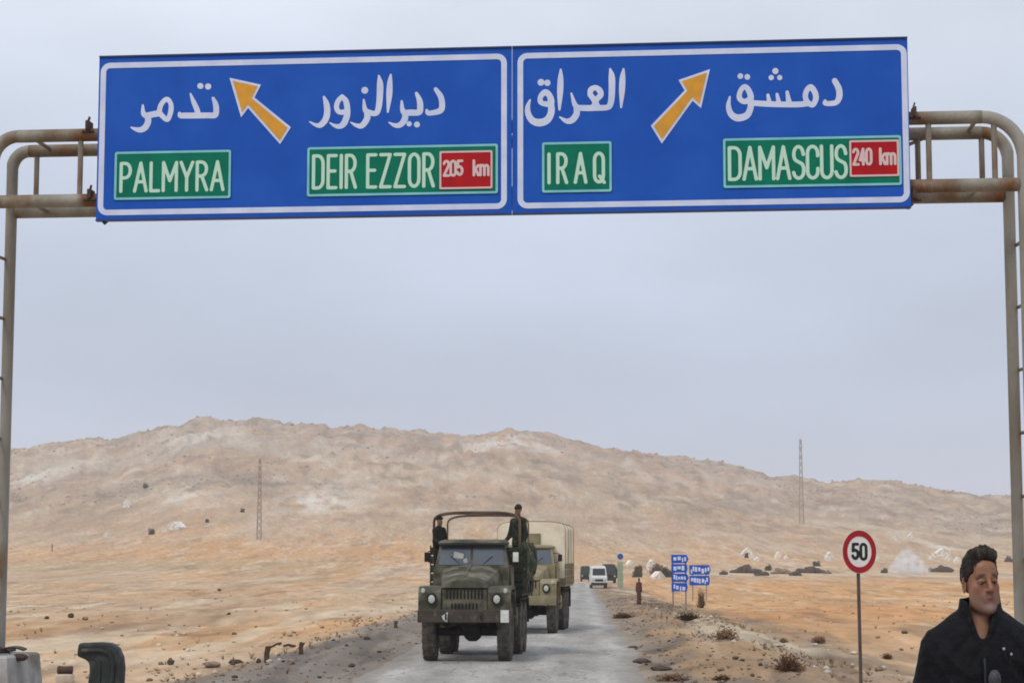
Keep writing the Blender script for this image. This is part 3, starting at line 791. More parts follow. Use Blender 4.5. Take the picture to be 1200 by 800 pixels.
AR1 = [[(541, 120, 16), (543, 121, 16)], [(594, 124, 17)],
       [(628, 203, 9), (645, 245, 15), (648, 290, 16), (638, 316, 16), (590, 317, 16), (520, 318, 16), (430, 318, 16), (408, 318, 14), (402, 302, 8)],
       [(476, 172, 5), (494, 220, 12), (518, 275, 15), (528, 315, 15)],
       [(318, 208, 13), (344, 240, 13), (344, 290, 14), (322, 345, 13), (285, 318, 14), (268, 290, 14), (282, 240, 13), (318, 208, 13)],
       [(268, 302, 17), (215, 312, 17), (180, 318, 16), (160, 300, 13), (157, 250, 6)],
       [(190, 322, 17), (192, 360, 17), (172, 398, 17), (140, 414, 15), (105, 408, 10), (78, 397, 4)]]
AR2 = [[(1015, 158, 13), (1050, 208, 17), (1062, 265, 18), (1052, 312, 18), (1000, 330, 16), (958, 333, 14), (948, 312, 8)],
       [(872, 188, 10), (895, 240, 17), (900, 295, 19), (890, 328, 18), (830, 330, 19), (785, 330, 18), (768, 305, 14), (763, 245, 7)],
       [(790, 335, 18), (785, 380, 19), (755, 418, 17), (715, 425, 13), (668, 402, 4)], [(818, 413, 16)], [(876, 418, 18)],
       [(682, 50, 6), (675, 110, 16), (671, 200, 18), (660, 325, 6)],
       [(594, 58, 6), (603, 120, 19), (600, 220, 19), (590, 300, 18), (570, 336, 16), (520, 328, 17), (492, 308, 15), (482, 235, 6)],
       [(490, 165, 21)],
       [(508, 330, 18), (506, 375, 19), (470, 425, 17), (430, 425, 12), (386, 402, 4)],
       [(322, 212, 14), (350, 245, 17), (360, 300, 18), (358, 350, 19), (335, 410, 19), (300, 432, 15), (262, 424, 10), (232, 405, 4)],
       [(322, 212, 14), (292, 245, 15), (280, 290, 15), (300, 325, 15), (350, 325, 16)],
       [(188, 215, 8), (205, 262, 17), (212, 320, 19), (200, 378, 19), (165, 420, 17), (130, 422, 11), (82, 398, 4)]]
AR3 = [[(630, 58, 5), (624, 110, 14), (620, 190, 15), (615, 292, 5)],
       [(548, 58, 5), (558, 110, 16), (558, 210, 16), (550, 270, 15), (530, 293, 14), (460, 296, 15), (400, 297, 15), (350, 293, 14), (330, 270, 12), (311, 208, 5)],
       [(425, 215, 13), (430, 185, 14), (458, 172, 13), (484, 190, 15), (490, 218, 14), (465, 245, 14), (450, 285, 15)], [(425, 215, 13), (445, 240, 14), (470, 285, 14)],
       [(343, 298, 15), (342, 335, 16), (315, 370, 16), (280, 376, 12), (240, 352, 4)],
       [(246, 62, 5), (245, 120, 14), (242, 200, 15), (238, 305, 6)],
       [(125, 140, 17)], [(164, 143, 16)],
       [(152, 200, 15), (178, 222, 15), (186, 265, 17), (150, 272, 13), (122, 258, 13), (124, 225, 13), (152, 200, 15)],
       [(186, 265, 16), (188, 320, 17), (165, 368, 18), (120, 386, 19), (75, 375, 17), (48, 335, 15), (44, 290, 12), (58, 248, 5)]]
AR4 = [[(650, 118, 13), (672, 160, 14), (675, 205, 14), (655, 238, 12), (600, 242, 11), (597, 228, 7)],
       [(518, 152, 13), (540, 180, 13), (546, 215, 13), (528, 250, 12), (500, 235, 12), (488, 205, 12), (495, 172, 12), (518, 152, 13)],
       [(500, 242, 13), (440, 248, 13), (300, 246, 13), (200, 240, 13)],
       [(388, 180, 8), (398, 240, 13)], [(332, 192, 7), (342, 240, 11)], [(282, 196, 7), (290, 240, 11)],
       [(300, 100, 12)], [(347, 100, 12)], [(323, 64, 14)],
       [(130, 92, 13)], [(168, 96, 13)],
       [(155, 150, 12), (178, 175, 13), (186, 215, 14), (150, 232, 12), (124, 210, 12), (132, 170, 11), (155, 150, 12)],
       [(186, 220, 14), (186, 265, 14), (165, 308, 15), (115, 322, 16), (78, 300, 14), (64, 255, 11), (72, 205, 4)]]
left_board = sign_board(gl, gm - 0.004, 'wide blue road sign with an orange arrow pointing up left, PALMYRA and DEIR EZZOR', 116.5, 594,
    [('plate', (133.5, 175.5, 271.5, 235, 'PALMYRA', 140, 189, 264, 225.5, None)),
     ('plate', (359.5, 168.5, 584, 231, [('DEIR', 365.5, 419), ('EZZOR', 429, 510)], 365, 180, 510, 221.5, (515, 176.5, 577.5, 222.5, [('205', 519, 543.5), ('km', 554, 574)], 187.5, 207.5))),
     ('arabic', (140, 80, 5.714, AR1, ())), ('arabic', (350, 80, 6.316, AR2, ())),
     ('arrow', (140, 80, 5.714, [(738, 66), (948, 112), (905, 198), (1148, 396), (1076, 510), (862, 268), (815, 330)], 0.032))])
right_board = sign_board(gm + 0.004, gr, 'wide blue road sign with an orange arrow pointing up right, IRAQ and DAMASCUS', 606.5, 1064.5,
    [('plate', (635, 165.5, 717, 226.5, 'IRAQ', 641.5, 178.5, 709, 216, None)),
     ('plate', (847.5, 158.5, 1056, 221, 'DAMASCUS', 853, 170.5, 993, 211.5, (995.5, 164, 1053, 208, [('240', 998.5, 1022), ('km', 1030, 1050)], 173.5, 194.5))),
     ('arabic', (610, 70, 5.217, AR3, ())), ('arabic', (840, 70, 4.704, AR4, ())),
     ('arrow', (610, 70, 5.217, [(1158, 60), (1103, 298), (1052, 252), (864, 514), (797, 405), (1003, 190), (966, 126)], 0.030))])

# ------------------------------------------------------------------ gantry
def gantry():
    t = thing('sign_gantry', (G0[0], G0[1], 0), 'rusty galvanised pipe gantry spanning the road and carrying the blue signs', 'gantry', rz=GROT)
    DF, DR = 0.16, 0.74           # depth of the front and rear frame behind the panel
    rad = 0.088
    for k, dep in enumerate((DF, DR)):
        # pixels: left column / right column, top bar, bottom bar
        if k == 0:
            ul = gp(-11, 300, dep)[0]; ur = gp(1202, 300, dep)[0]
            ztop = (gp(60, 160, dep)[1] + gp(1120, 137, dep)[1]) / 2; zlow = (gp(60, 238, dep)[1] + gp(1120, 215, dep)[1]) / 2
        else:
            ul = gp(12, 300, dep)[0]; ur = gp(1184, 300, dep)[0]
            ztop = (gp(60, 178, dep)[1] + gp(1120, 155, dep)[1]) / 2; zlow = (gp(60, 250, dep)[1] + gp(1120, 228, dep)[1]) / 2
        bends = {-1: (0.34, 0.24)[k], 1: (0.52, 0.34)[k]}
        zl0 = 1.36; zr0 = 1.36
        for sgn, uc, z0 in ((-1, ul, zl0), (1, ur, zr0)):
            bend = bends[sgn]
            pts = [(uc, dep, z0), (uc, dep, ztop - bend)]
            for a in range(10, 91, 10):
                pts.append((uc - sgn * (bend - bend * math.cos(R(a))), dep, ztop - bend + bend * math.sin(R(a))))
            # column with its rounded shoulder
            build('column', MB().tube(pts, [0.074, 0.078] + [rad * 0.97] * (len(pts) - 2), 14), M['pipe_grey'], t, smooth=True, kz=1)
            build('flange', MB().box((uc, dep, z0 + 0.02), (0.34, 0.34, 0.04), bev=0.006), M['rust'], t, kz=1)
        build('top_chord', MB().tube([(ul + bends[-1], dep, ztop), (ur - bends[1], dep, ztop)], rad, 14), M['pipe'], t, smooth=True, kz=1)
        build('bottom_chord', MB().tube([(ul + rad * 0.8, dep, zlow), (ur - rad * 0.8, dep, zlow)], rad * 1.02, 14), M['pipe'], t, smooth=True, kz=1)
        n = 15
        post = None
        us = list(np.linspace(gp(160, 200, dep)[0], gp(1020, 200, dep)[0], n))
        us += [gp(p, 200, dep)[0] for p in ((94, 1089, 1166) if k == 0 else (43, 1076, 1151))]
        for u in us:
            if post is None:
                post = build('strut', MB().tube([(0, 0, zlow), (0, 0, ztop)], 0.038, 8), M['pipe'], t, smooth=True, kz=1)
                post.location = (u, dep, 0)
            else:
                share(post, t, loc=(u, dep, 0))
        if k == 0: keep = (ul, ur, ztop, zlow)
    ul, ur, ztf, zlf = keep
    # ties between the two frames: rungs on the columns and cross pieces along the truss
    rung = None
    for uc in (ul, ur):
        for i in range(8):
            z = 1.75 + i * 0.83
            pts = [(uc, DF, z), (uc, DR, z + 0.02)]
            if rung is None:
                rung = build('rung', MB().tube([(0, DF, 0), (0, DR, 0.02)], 0.024, 8), M['pipe'], t, smooth=True, kz=1)
                rung.location = (uc, 0, z)
            else: share(rung, t, loc=(uc, 0, z))
    tie = None
    for u in np.linspace(ul + 0.6, ur - 0.6, 14):
        for z in (ztf - 0.06, zlf - 0.05):
            if tie is None:
                tie = build('tie', MB().tube([(0, DF, 0), (0, DR, 0)], 0.028, 8), M['pipe'], t, smooth=True, kz=1)
                tie.location = (u, 0, z)
            else: share(tie, t, loc=(u, 0, z))
    # diagonal braces behind the boards
    for i in range(6):
        u0 = ul + 1.0 + i * (ur - ul - 2.1) / 6; u1 = u0 + (ur - ul - 2.1) / 6
        build('brace', MB().tube([(u0, DR, zlf), (u1, DR, ztf - 0.1)], 0.024, 8), M['pipe'], t, smooth=True, kz=1)
    # clamps which hold the boards
    for px, py in ((104, 148), (106, 228), (1071, 132), (1071, 228)):
        u, z = gp(px, py, 0.1)
        mb = MB().box((u, 0.12, z), (0.05, 0.20, 0.13), bev=0.006).box((u, 0.10, z + 0.09), (0.02, 0.04, 0.08), ry=0.3)
        mb.tube([(u - 0.08, 0.06, z - 0.08), (u + 0.08, 0.06, z - 0.08)], 0.02, 8)
        build('clamp', mb, M['rust'], t, kz=1)
    for px, py in ((124, 259), (1066, 241)):
        u, z = gp(px, py, 0.05)
        build('bracket', MB().box((u, 0.06, z), (0.10, 0.05, 0.05), ry=-0.7, bev=0.006), M['blue_dark'], t, kz=1)
    # concrete feet
    for uc in (ul, ur):
        gx = G0 + GU * uc
        zg0 = zgs(gx[0], gx[1]) - 0.35
        mb = MB()
        rings = []
        for z, wd in ((zg0, 0.62), (1.32, 0.50), (1.345, 0.47)):
            rings.append([(uc + wd * sx, (DF + DR) / 2 + (wd + 0.12) * sy, z) for sx, sy in ((-1, -1), (1, -1), (1, 1), (-1, 1))])
        mb.loft(rings)
        build('pedestal', mb, M['concrete'], t, kz=1)
    return ul, ur
UL, UR = gantry()

# twisted scrap on the left foot
def scrap():
    u, z = gp(22, 762, 0.4)
    p = G0 + GU * (UL + 0.25) + GN * 0.3
    t = thing('scrap_metal', (p[0] + 0.05, p[1], 1.345), 'twisted grey green metal scrap lying on top of the concrete pedestal', 'scrap')
    build('bent_strip', MB().loft([[(x, y + 0.1 * math.sin(x * 9), 0.02 + 0.06 * abs(math.sin(x * 7 + 1)) + dz) for (y, dz) in ((-0.09, 0), (0.09, 0.01), (0.09, 0.03), (-0.09, 0.02))] for x in np.linspace(-0.12, 0.24, 9)]), M['dark_green_steel'], t, kz=1)
    build('rusty_lump', MB().ell((0.22, -0.08, -0.03), (0.11, 0.09, 0.055), 9, 6), M['rust'], t, kz=1)
    build('rod', MB().tube([(-0.1, 0, 0.0), (-0.08, 0.02, 0.10), (-0.02, 0.03, 0.06), (0.06, 0.0, 0.02)], 0.014, 6), M['rust'], t, kz=1)
scrap()

# ------------------------------------------------------------------ speed limit sign
def speed_sign():
    Y = 31.2
    c = at(1005, 646, Y); s = F / Y
    b = zgs(c[0], Y)
    t = thing('speed_limit_sign', (c[0] + 0.03, Y, b), 'round red and white speed limit sign reading 50 on a thin pole', 'road sign', rz=R(2))
    cz = (c[2] - b)
    rx, rz = 20.3 / s, 25.6 / s
    def disc(r0, r1, y0, y1, n=48):
        mb = MB(); vs = []; fs = []
        for y in (y0, y1):
            for r_ in (r0, r1):
                for k in range(n):
                    a = 2 * math.pi * k / n
                    vs.append((rx * r_ * math.cos(a), y, cz + rz * r_ * math.sin(a)))
        for k in range(n):
            j = (k + 1) % n
            fs += [(k, j, n + j, n + k), (2 * n + k, 3 * n + k, 3 * n + j, 2 * n + j), (k, 2 * n + k, 2 * n + j, j), (n + k, n + j, 3 * n + j, 3 * n + k)]
        return mb.add(vs, fs)
    build('disc', disc(0.001, 0.99, -0.004, 0.004), M['sign_white'], t, kz=1)
    build('red_ring', disc(0.70, 0.97, -0.010, -0.005), M['sign_red'], t, kz=1)
    w2 = 9.6 / s; h2 = 10.5 / s
    st = text_strokes('50', (-w2, cz - h2, w2, cz + h2), 0.0255, 0.22)
    letters('numerals', st, 0.012, -0.0085, M['black_num'], t)
    build('back_clip', MB().box((0, 0.02, cz + 0.12), (0.14, 0.03, 0.05)).box((0, 0.02, cz - 0.14), (0.14, 0.03, 0.05)), M['alu'], t, kz=1)
    build('pole', MB().tube([(0, 0.045, -0.4), (-0.02, 0.045, cz + 0.3)], 0.030, 12), M['pole_dark'], t, smooth=True, kz=1)
speed_sign()

# ------------------------------------------------------------------ bent barrier end by the left verge
def barrier_end():
    Y = 34.0
    s = F / Y
    def P(px, py):
        q = at(px, py, Y); return q[0], q[2]
    outer = [(91, 768), (93, 753), (102, 752.5), (118, 752), (131, 753), (139, 759), (143.5, 769), (145, 782), (144, 800), (140, 822)]
    inner = [(98, 822), (101, 812), (104, 800), (105.5, 788), (106, 778), (103, 773), (97, 770.5), (91, 768)]
    x0, z0 = P(120, 818)
    g = zgs(x0, Y)
    t = thing('barrier_end', (x0, Y, g), 'dark steel roadside barrier end standing up and hooked over at the top', 'barrier')
    poly = [P(*p) for p in outer + inner[:-1]]
    poly = [(a - x0, b - g) for a, b in poly]
    bm = bmesh.new()
    # corrugated sheet: three bands of the same outline, the middle one set forward
    mb = MB().prism(poly, 'y', -0.10, 0.22)
    o = build('rail', mb, M['dark_green_steel'], t, kz=1)
    bm.free()
    md = o.modifiers.new('bevel', 'BEVEL'); md.width = 0.05; md.segments = 3; md.limit_method = 'ANGLE'
    rib = [(a, b) for a, b in poly]
    mb = MB()
    line = [P(97, 762), P(118, 761), P(130, 765), P(134, 776), P(133, 795), P(128, 822)]
    mb.tube([(a - x0, -0.11, b - g) for a, b in line], 0.045, 8)
    line = [P(112, 770), P(118, 775), P(118, 795), P(112, 822)]
    mb.tube([(a - x0, -0.10, b - g) for a, b in line], 0.035, 8)
    build('corrugation', mb, M['dark_green_steel'], t, kz=1, smooth=True)
    mb = MB()
    for p in ((110, 760), (125, 762)):
        a, b = P(*p); mb.lathe_y([(-0.13, 0.02), (-0.10, 0.024)], a - x0, 0, b - g, 8)
    build('bolt', mb, M['rust'], t, kz=1)
barrier_end()

# ------------------------------------------------------------------ rocks, shrubs and litter
def rock_mesh(name, seed, m, sub=2, flat=0.6):
    bm = bmesh.new(); bmesh.ops.create_icosphere(bm, subdivisions=sub, radius=0.5)
    rs = np.random.RandomState(seed); dirs = rs.normal(size=(9, 3)); dirs /= np.linalg.norm(dirs, axis=1)[:, None]
    lim = rs.uniform(0.28, 0.46, 9)
    for v in bm.verts:
        p = np.array(v.co)
        for d, l_ in zip(dirs, lim):
            q = p @ d
            if q > l_: p = p - d * (q - l_) * 0.9
        p += rs.normal(size=3) * 0.012
        v.co = Vector((p[0], p[1], p[2] * flat))
    me = bpy.data.meshes.new(name); bm.to_mesh(me); bm.free()
    me.materials.append(m)
    return me
ROCKS = [rock_mesh('rock', i, M['rock']) for i in range(4)]
ROCKS_D = [rock_mesh('rock', i + 20, M['rock_dark']) for i in range(3)]
ROCKS_P = [rock_mesh('rock', i + 40, M['rock_pale']) for i in range(3)]
def place_rock(px, py, wpx, hpx, meshes, label, group=None, name='rock', cat='rock'):
    X, Y, Z = gpx(px, py)
    s = F / Y
    o = bpy.data.objects.new(name, random.choice(meshes)); COL.objects.link(o)
    o.location = (X, Y, Z + hpx / s * 0.28); o.scale = (wpx / s, wpx / s * 0.9, hpx / s / 0.6)
    o.rotation_euler = (0, 0, random.uniform(0, 6))
    return tag(o, label, cat, group)

place_rock(83, 723, 8, 7, ROCKS_D, 'dark stone standing alone on the sand left of the road')
place_rock(55, 725, 7, 5, ROCKS_D, 'small dark stone on the sand left of the lone dark stone')
place_rock(100, 726, 9, 5, ROCKS, 'flat brown stone just right of the lone dark stone on the sand')
place_rock(247, 781, 26, 9, ROCKS, 'broad flat grey stone in the gravel at the left verge')
place_rock(200, 778, 11, 8, ROCKS_D, 'dark stone left of the broad flat stone by the left verge')
place_rock(276, 777, 22, 7, ROCKS_D, 'long low dark stone between the flat stone and the iron stump')
place_rock(341, 778, 12, 8, ROCKS, 'brown stone between the two iron stumps at the left verge')
place_rock(303, 776, 7, 7, ROCKS_D, 'small dark stone at the foot of the taller iron stump')
for q_, (px_, py_, w_, h_) in enumerate(((752, 776, 26, 7), (776, 785, 30, 8), (741, 759, 16, 4), (800, 797, 24, 6))):
    place_rock(px_, py_, w_, h_, ROCKS_D, ('broken asphalt slab jutting from the right road edge', 'largest broken asphalt slab at the right road edge', 'small broken asphalt slab furthest up the right road edge', 'broken asphalt slab nearest to us at the right road edge')[q_], None, 'broken_asphalt', 'asphalt chunk')
place_rock(412, 781, 10, 6, ROCKS_D, 'dark stone lying on the grey left verge near the lorry')
place_rock(430, 749, 12, 5, ROCKS_D, 'small flat dark stone at the left verge beside the front lorry')

# black block on a pale stone
def block():
    X, Y, Z = gpx(76, 799)
    s = F / Y
    o = build('pale_stone', MB().box((0, 0, 4.5 / s), (20 / s, 0.3, 10 / s), bev=0.03), M['rock_pale'], kz=1)
    o.location = (X, Y, Z); tag(o, 'pale square stone under the dark rusty can', 'stone')
    o = build('rusty_can', MB().lathe_x([(-8.5 / s, 0.055), (-8.4 / s, 0.085), (-0.10, 0.088), (-0.09, 0.08), (0.09, 0.08), (0.10, 0.088), (8.4 / s, 0.085), (8.5 / s, 0.055)], 0, 0, 0.088, 16), M['rust'], kz=1, smooth=True)
    o.location = (X, Y, Z + 9.4 / s); tag(o, 'dark rusty can lying on a pale stone near the barrier end', 'can')
block()

# iron stumps
def stump(px, py, wpx, hpx, label, bar):
    X, Y, Z = gpx(px, py); s = F / Y
    t = thing('iron_stump', (X, Y, Z - 0.05), label, 'post stump', 'broken iron posts at the left verge')
    w_ = wpx / s / 2; h = hpx / s + 0.05
    mb = MB().loft([[(-w_, -0.06, 0), (w_, -0.06, 0), (w_, 0.06, 0), (-w_, 0.06, 0)], [(-w_ * 1.1, -0.06, h * 0.6), (w_ * 0.7, -0.06, h * 0.6), (w_ * 0.7, 0.06, h * 0.6), (-w_ * 1.1, 0.06, h * 0.6)], [(-w_ * 0.6, -0.05, h), (w_ * 1.5, -0.05, h * 0.93), (w_ * 1.5, 0.05, h * 0.93), (-w_ * 0.6, 0.05, h)]])
    build('post', mb, M['rust'], t, kz=1)
    if bar:
        build('bent_rail', MB().tube([(0, 0, h * 0.92), (6 / s, 0.02, h * 0.98), (11 / s, 0.05, h * 1.12), (16 / s, 0.08, h * 1.15)], 1.3 / s, 7), M['rust'], t, kz=1)
stump(313, 776, 6, 19, 'taller broken iron post with a bent rail at the left verge', True)
stump(353, 766, 5, 14, 'shorter broken iron post further along the left verge', False)
stump(464, 735, 4, 8, 'tiny broken iron post at the left verge nearest the lorry', False)

# leaning strip of metal between the stumps
X, Y, Z = gpx(338, 759); s_ = F / Y
o = build('metal_strip', MB().tube([(-6 / s_, 0, 0.06), (0, 0, 0.10), (8 / s_, 0.1, 0.03)], 1.6 / s_, 6), M['rust'], kz=1)
o.location = (X, Y, Z); tag(o, 'bent rusty metal strip lying between the two iron stumps', 'scrap')

def shrub_mesh(name, seed, m, n=120, spread=0.5, h=0.45, leaf=0.05, th=0.008):
    rs = random.Random(seed); mb = MB()
    for i in range(n):
        a = rs.uniform(0, 2 * math.pi); el = rs.uniform(0.15, 1.4); L = rs.uniform(0.5, 1.0)
        d = Vector((math.cos(a) * math.cos(el) * spread, math.sin(a) * math.cos(el) * spread, math.sin(el) * h)) * L
        b = Vector((rs.uniform(-.3, .3) * spread, rs.uniform(-.3, .3) * spread, 0))
        side = Vector((-math.sin(a), math.cos(a), 0)) * th
        mid = b + d * 0.6 + Vector((0, 0, 0.03)); end = b + d
        mb.add([b - side, b + side, mid + side, mid - side, end], [(0, 1, 2, 3), (3, 2, 4)])
        for k in range(3):
            q = b + d * rs.uniform(0.4, 1.05)
            u = Vector((rs.gauss(0, 1), rs.gauss(0, 1), rs.gauss(0, 1))).normalized() * leaf * rs.uniform(0.5, 1)
            v = u.orthogonal().normalized() * leaf * 0.45
            mb.add([q - u, q + v, q + u, q - v], [(0, 1, 2, 3)])
    me = bpy.data.meshes.new(name)
    me.from_pydata(mb.v, [], mb.f); me.materials.append(m)
    return me
SHR = [shrub_mesh('dry_shrub', i, M['scrub'], 260) for i in range(3)]
SHRD = [shrub_mesh('dry_shrub', i + 9, M['scrub_dark'], 300) for i in range(3)]
def bush_mesh(name, seed, m):
    rs = random.Random(seed); mb = MB()
    for k in range(4):
        a = rs.uniform(0, 6.28)
        mb.tube([(0, 0, 0), (math.cos(a) * 0.12, math.sin(a) * 0.12, 0.18), (math.cos(a) * 0.2, math.sin(a) * 0.2, 0.3)], [0.02, 0.015, 0.008], 5)
    cl = [(rs.uniform(-.3, .3), rs.uniform(-.3, .3), rs.uniform(.0, .24), rs.uniform(.12, .22)) for _ in range(13)]
    for (cx, cy, cz, cr) in cl:
        for k in range(170):
            d = Vector((rs.gauss(0, 1), rs.gauss(0, 1), rs.gauss(0, 1))).normalized() * cr * rs.uniform(0.55, 1.05)
            q = Vector((cx + d.x, cy + d.y, max(cz + d.z * 0.75, 0.01)))
            u = Vector((rs.gauss(0, 1), rs.gauss(0, 1), rs.gauss(0, 1))).normalized() * rs.uniform(0.02, 0.045)
            v = u.orthogonal().normalized() * u.length * 0.6
            mb.add([q - u, q + v, q + u, q - v], [(0, 1, 2, 3)])
    me = bpy.data.meshes.new(name); me.from_pydata(mb.v, [], mb.f); me.materials.append(m)
    return me
SHRL = [bush_mesh('bush', i + 19, M['bush']) for i in range(2)]
SHRG = [bush_mesh('bush', i + 29, M['bush_green']) for i in range(2)]
def shrub(px, py, wpx, hpx, meshes, label, name='dry_shrub', cat='shrub', group=None):
    X, Y, Z = gpx(px, py); s = F / Y
    o = bpy.data.objects.new(name, random.choice(meshes)); COL.objects.link(o)
    o.location = (X, Y, Z - 0.02); o.scale = (wpx / s / 1.0, wpx / s, hpx / s / 0.45)
    o.rotation_euler = (0, 0, random.uniform(0, 6))
    return tag(o, label, cat, group)
shrub(925, 785, 46, 22, SHRD, 'broad low brown shrub on the right bank below the field')
shrub(850, 748, 34, 14, SHRD, 'dark flat shrub halfway along the right bank')
shrub(807, 727, 40, 13, SHR, 'wide tan shrub below the tall blue sign')
shrub(960, 752, 22, 9, SHRD, 'dark tuft with litter in the ochre field left of the speed sign')
shrub(918, 752, 13, 7, SHR, 'faint tan tuft in the middle of the ochre field')
shrub(730, 724, 32, 8, SHRD, 'low dark scrub at the right road edge by the walking man')
shrub(790, 797, 50, 10, SHRD, 'dark ragged scrub at the right road edge closest to us')
shrub(846, 796, 30, 8, SHR, 'low tan scrub on the right bank near the lower frame')
shrub(822, 712, 12, 26, SHR, 'thin upright dry weed right of the tall blue sign')
shrub(1040, 772, 16, 9, SHR, 'tan tuft right of the speed sign pole')
shrub(748, 676, 17, 17, SHRL, 'round olive bush beyond the walking man', 'bush', 'bush')
shrub(770, 674, 22, 17, SHRD, 'grey brown bush right of the round olive bush', 'bush', 'bush')
shrub(783, 676, 18, 14, SHRG, 'dark green bush behind the tall blue sign', 'bush', 'bush')
shrub(719, 677, 13, 18, SHRG, 'dark green bush right behind the white van', 'bush', 'bush')

place_rock(1000, 766, 12, 5, ROCKS_P, 'pale stone in the field just left of the speed sign pole')
place_rock(912, 757, 14, 5, ROCKS_P, 'white stone at the near edge of the ochre field')
place_rock(955, 756, 8, 4, ROCKS_P, 'small white stone under the dark tuft in the field')
place_rock(862, 772, 9, 5, ROCKS_D, 'dark stone on the right bank below the flat shrub')
place_rock(760, 745, 8, 4, ROCKS, 'brown stone at the right edge of the asphalt')
place_rock(845, 785, 10, 5, ROCKS, 'brown stone low on the right bank')
place_rock(1030, 786, 12, 8, ROCKS, 'brown stone right of the speed sign pole')
place_rock(1060, 742, 9, 5, ROCKS_D, 'dark stone in the field left of the man')

# loose stones of the verges and grit on the sand: nobody could count them
def scatter(name, n, fn, meshes_mat, smin, smax, seed):
    rs = np.random.RandomState(seed)
    base = []
    for i in range(3):
        bm = bmesh.new(); bmesh.ops.create_icosphere(bm, subdivisions=1, radius=0.5)
        for v in bm.verts: v.co = Vector(np.array(v.co) * rs.uniform(0.7, 1.2, 3) * (1, 1, 0.6))
        bm.verts.ensure_lookup_table()
        base.append((np.array([v.co[:] for v in bm.verts]), np.array([[v.index for v in f.verts] for f in bm.faces])))
        bm.free()
    X, Y = fn(rs, n); Z = zg(X, Y)
    Vs = []; Fs = []; o_ = 0
    for i in range(len(X)):
        b, f = base[i % 3]
        s = smin + (smax - smin) * rs.rand() ** 3
        a = rs.rand() * 6.28; c, sn = math.cos(a), math.sin(a)
        v = b * s * np.array([1, 0.75, 1])
        v = np.stack([v[:, 0] * c - v[:, 1] * sn + X[i], v[:, 0] * sn + v[:, 1] * c + Y[i], v[:, 2] + Z[i] + s * 0.1], 1)
        Vs.append(v); Fs.append(f + o_); o_ += len(b)
    V = np.concatenate(Vs); Ff = np.concatenate(Fs)
    me = bpy.data.meshes.new(name)
    me.vertices.add(len(V)); me.vertices.foreach_set('co', V.ravel())
    me.loops.add(len(Ff) * 3); me.loops.foreach_set('vertex_index', Ff.ravel().astype(np.int32))
    me.polygons.add(len(Ff)); me.polygons.foreach_set('loop_start', (np.arange(len(Ff)) * 3).astype(np.int32))
    me.update(calc_edges=True)
    me.materials.append(meshes_mat)
    o = bpy.data.objects.new(name, me); COL.objects.link(o)
    return o
def weed_spots(rs, n):
    Y = 37 + 90 * rs.rand(n) ** 1.5
    side = np.where(rs.rand(n) < 0.7, 1, -1)
    X = road_x(Y) + side * (HW + 0.6 + 4 * rs.rand(n) ** 0.7)
    keep = fbm(X / 1.5, Y / 4, 3, 300) > 0.07
    return X[keep], Y[keep]
def verge(rs, n):
    Y = 36 + 110 * rs.rand(n) ** 1.6
    side = np.where(rs.rand(n) < 0.62, 1, -1)
    off = HW - 0.1 + np.abs(rs.normal(size=n)) * 2.2
    return road_x(Y) + side * off, Y
def field(rs, n):
    Y = 37 + 170 * rs.rand(n) ** 1.5
    X = Y * rs.uniform(-0.31, 0.31, n)
    keep = np.abs(X - road_x(Y)) > HW + 2
    return X[keep], Y[keep]
o = scatter('verge_gravel', 3200, verge, M['rock'], 0.02, 0.13, 1); tag(o, 'loose brown gravel along both road verges', 'gravel', kind='stuff')
o = scatter('dark_gravel', 260, verge, M['rock_dark'], 0.03, 0.18, 2); tag(o, 'loose dark stones along both road verges', 'gravel', kind='stuff')
o = scatter('field_stones', 900, field, M['rock'], 0.04, 0.24, 3); tag(o, 'small dark stones strewn over the sand', 'stones', kind='stuff')
o = scatter('pale_field_stones', 800, field, M['rock_pale'], 0.04, 0.24, 4); tag(o, 'small pale stones strewn over the sand', 'stones', kind='stuff')

# dry weeds on verges and field, one mass
def weeds():
    rs = np.random.RandomState(5); V = []; Fc = []
    n = 1500
    Xa, Ya = weed_spots(rs, 1300); Xb, Yb = field(rs, 420)
    X = np.concatenate([Xa + np.sign(Xa - road_x(Ya)) * 0.6, Xb]); Y = np.concatenate([Ya, Yb]); Z = zg(X, Y)
    for x, y, z in zip(X, Y, Z):
        h0 = rs.uniform(0.04, 0.2)
        for k in range(7):
            a = rs.rand() * 6.28; l = rs.uniform(0.03, 0.16); t = 0.012
            b = len(V)
            V += [(x - t, y, z - 0.02), (x + t, y, z - 0.02), (x + math.cos(a) * l, y + math.sin(a) * l, z + h0 * rs.uniform(0.5, 1))]
            Fc.append((b, b + 1, b + 2))
    me = bpy.data.meshes.new('dry_weeds'); me.from_pydata(V, [], Fc); me.materials.append(M['weed'])
    o = bpy.data.objects.new('dry_weeds', me); COL.objects.link(o)
    tag(o, 'thin dry weeds along the verges and over the sand', 'weeds', kind='stuff')
weeds()

# outcrops on the ridge and the slope: rock mass
def slope(rs, n):
    px = rs.uniform(-20, 1220, n); Y = rs.uniform(840, 1290, n) ** 1.0
    X = (px - 600) / F * Y
    keep = fbm(X / 45, Y / 90, 4, 310, 0.6) > 0.07
    return X[keep], Y[keep]
def ridge(rs, n):
    px = rs.uniform(-20, 1220, n); Y = 1292 - np.abs(rs.normal(size=n)) * 55
    X = (px - 600) / F * Y
    keep = fbm(X / 60, Y / 60, 3, 200) > -0.05
    return X[keep], Y[keep]
o = scatter('slope_boulders', 5000, slope, M['rock_slope'], 0.5, 2.6, 6); tag(o, kind='structure')
o = scatter('ridge_outcrops', 1500, ridge, M['rock_slope'], 0.6, 3.4, 7); tag(o, kind='structure')

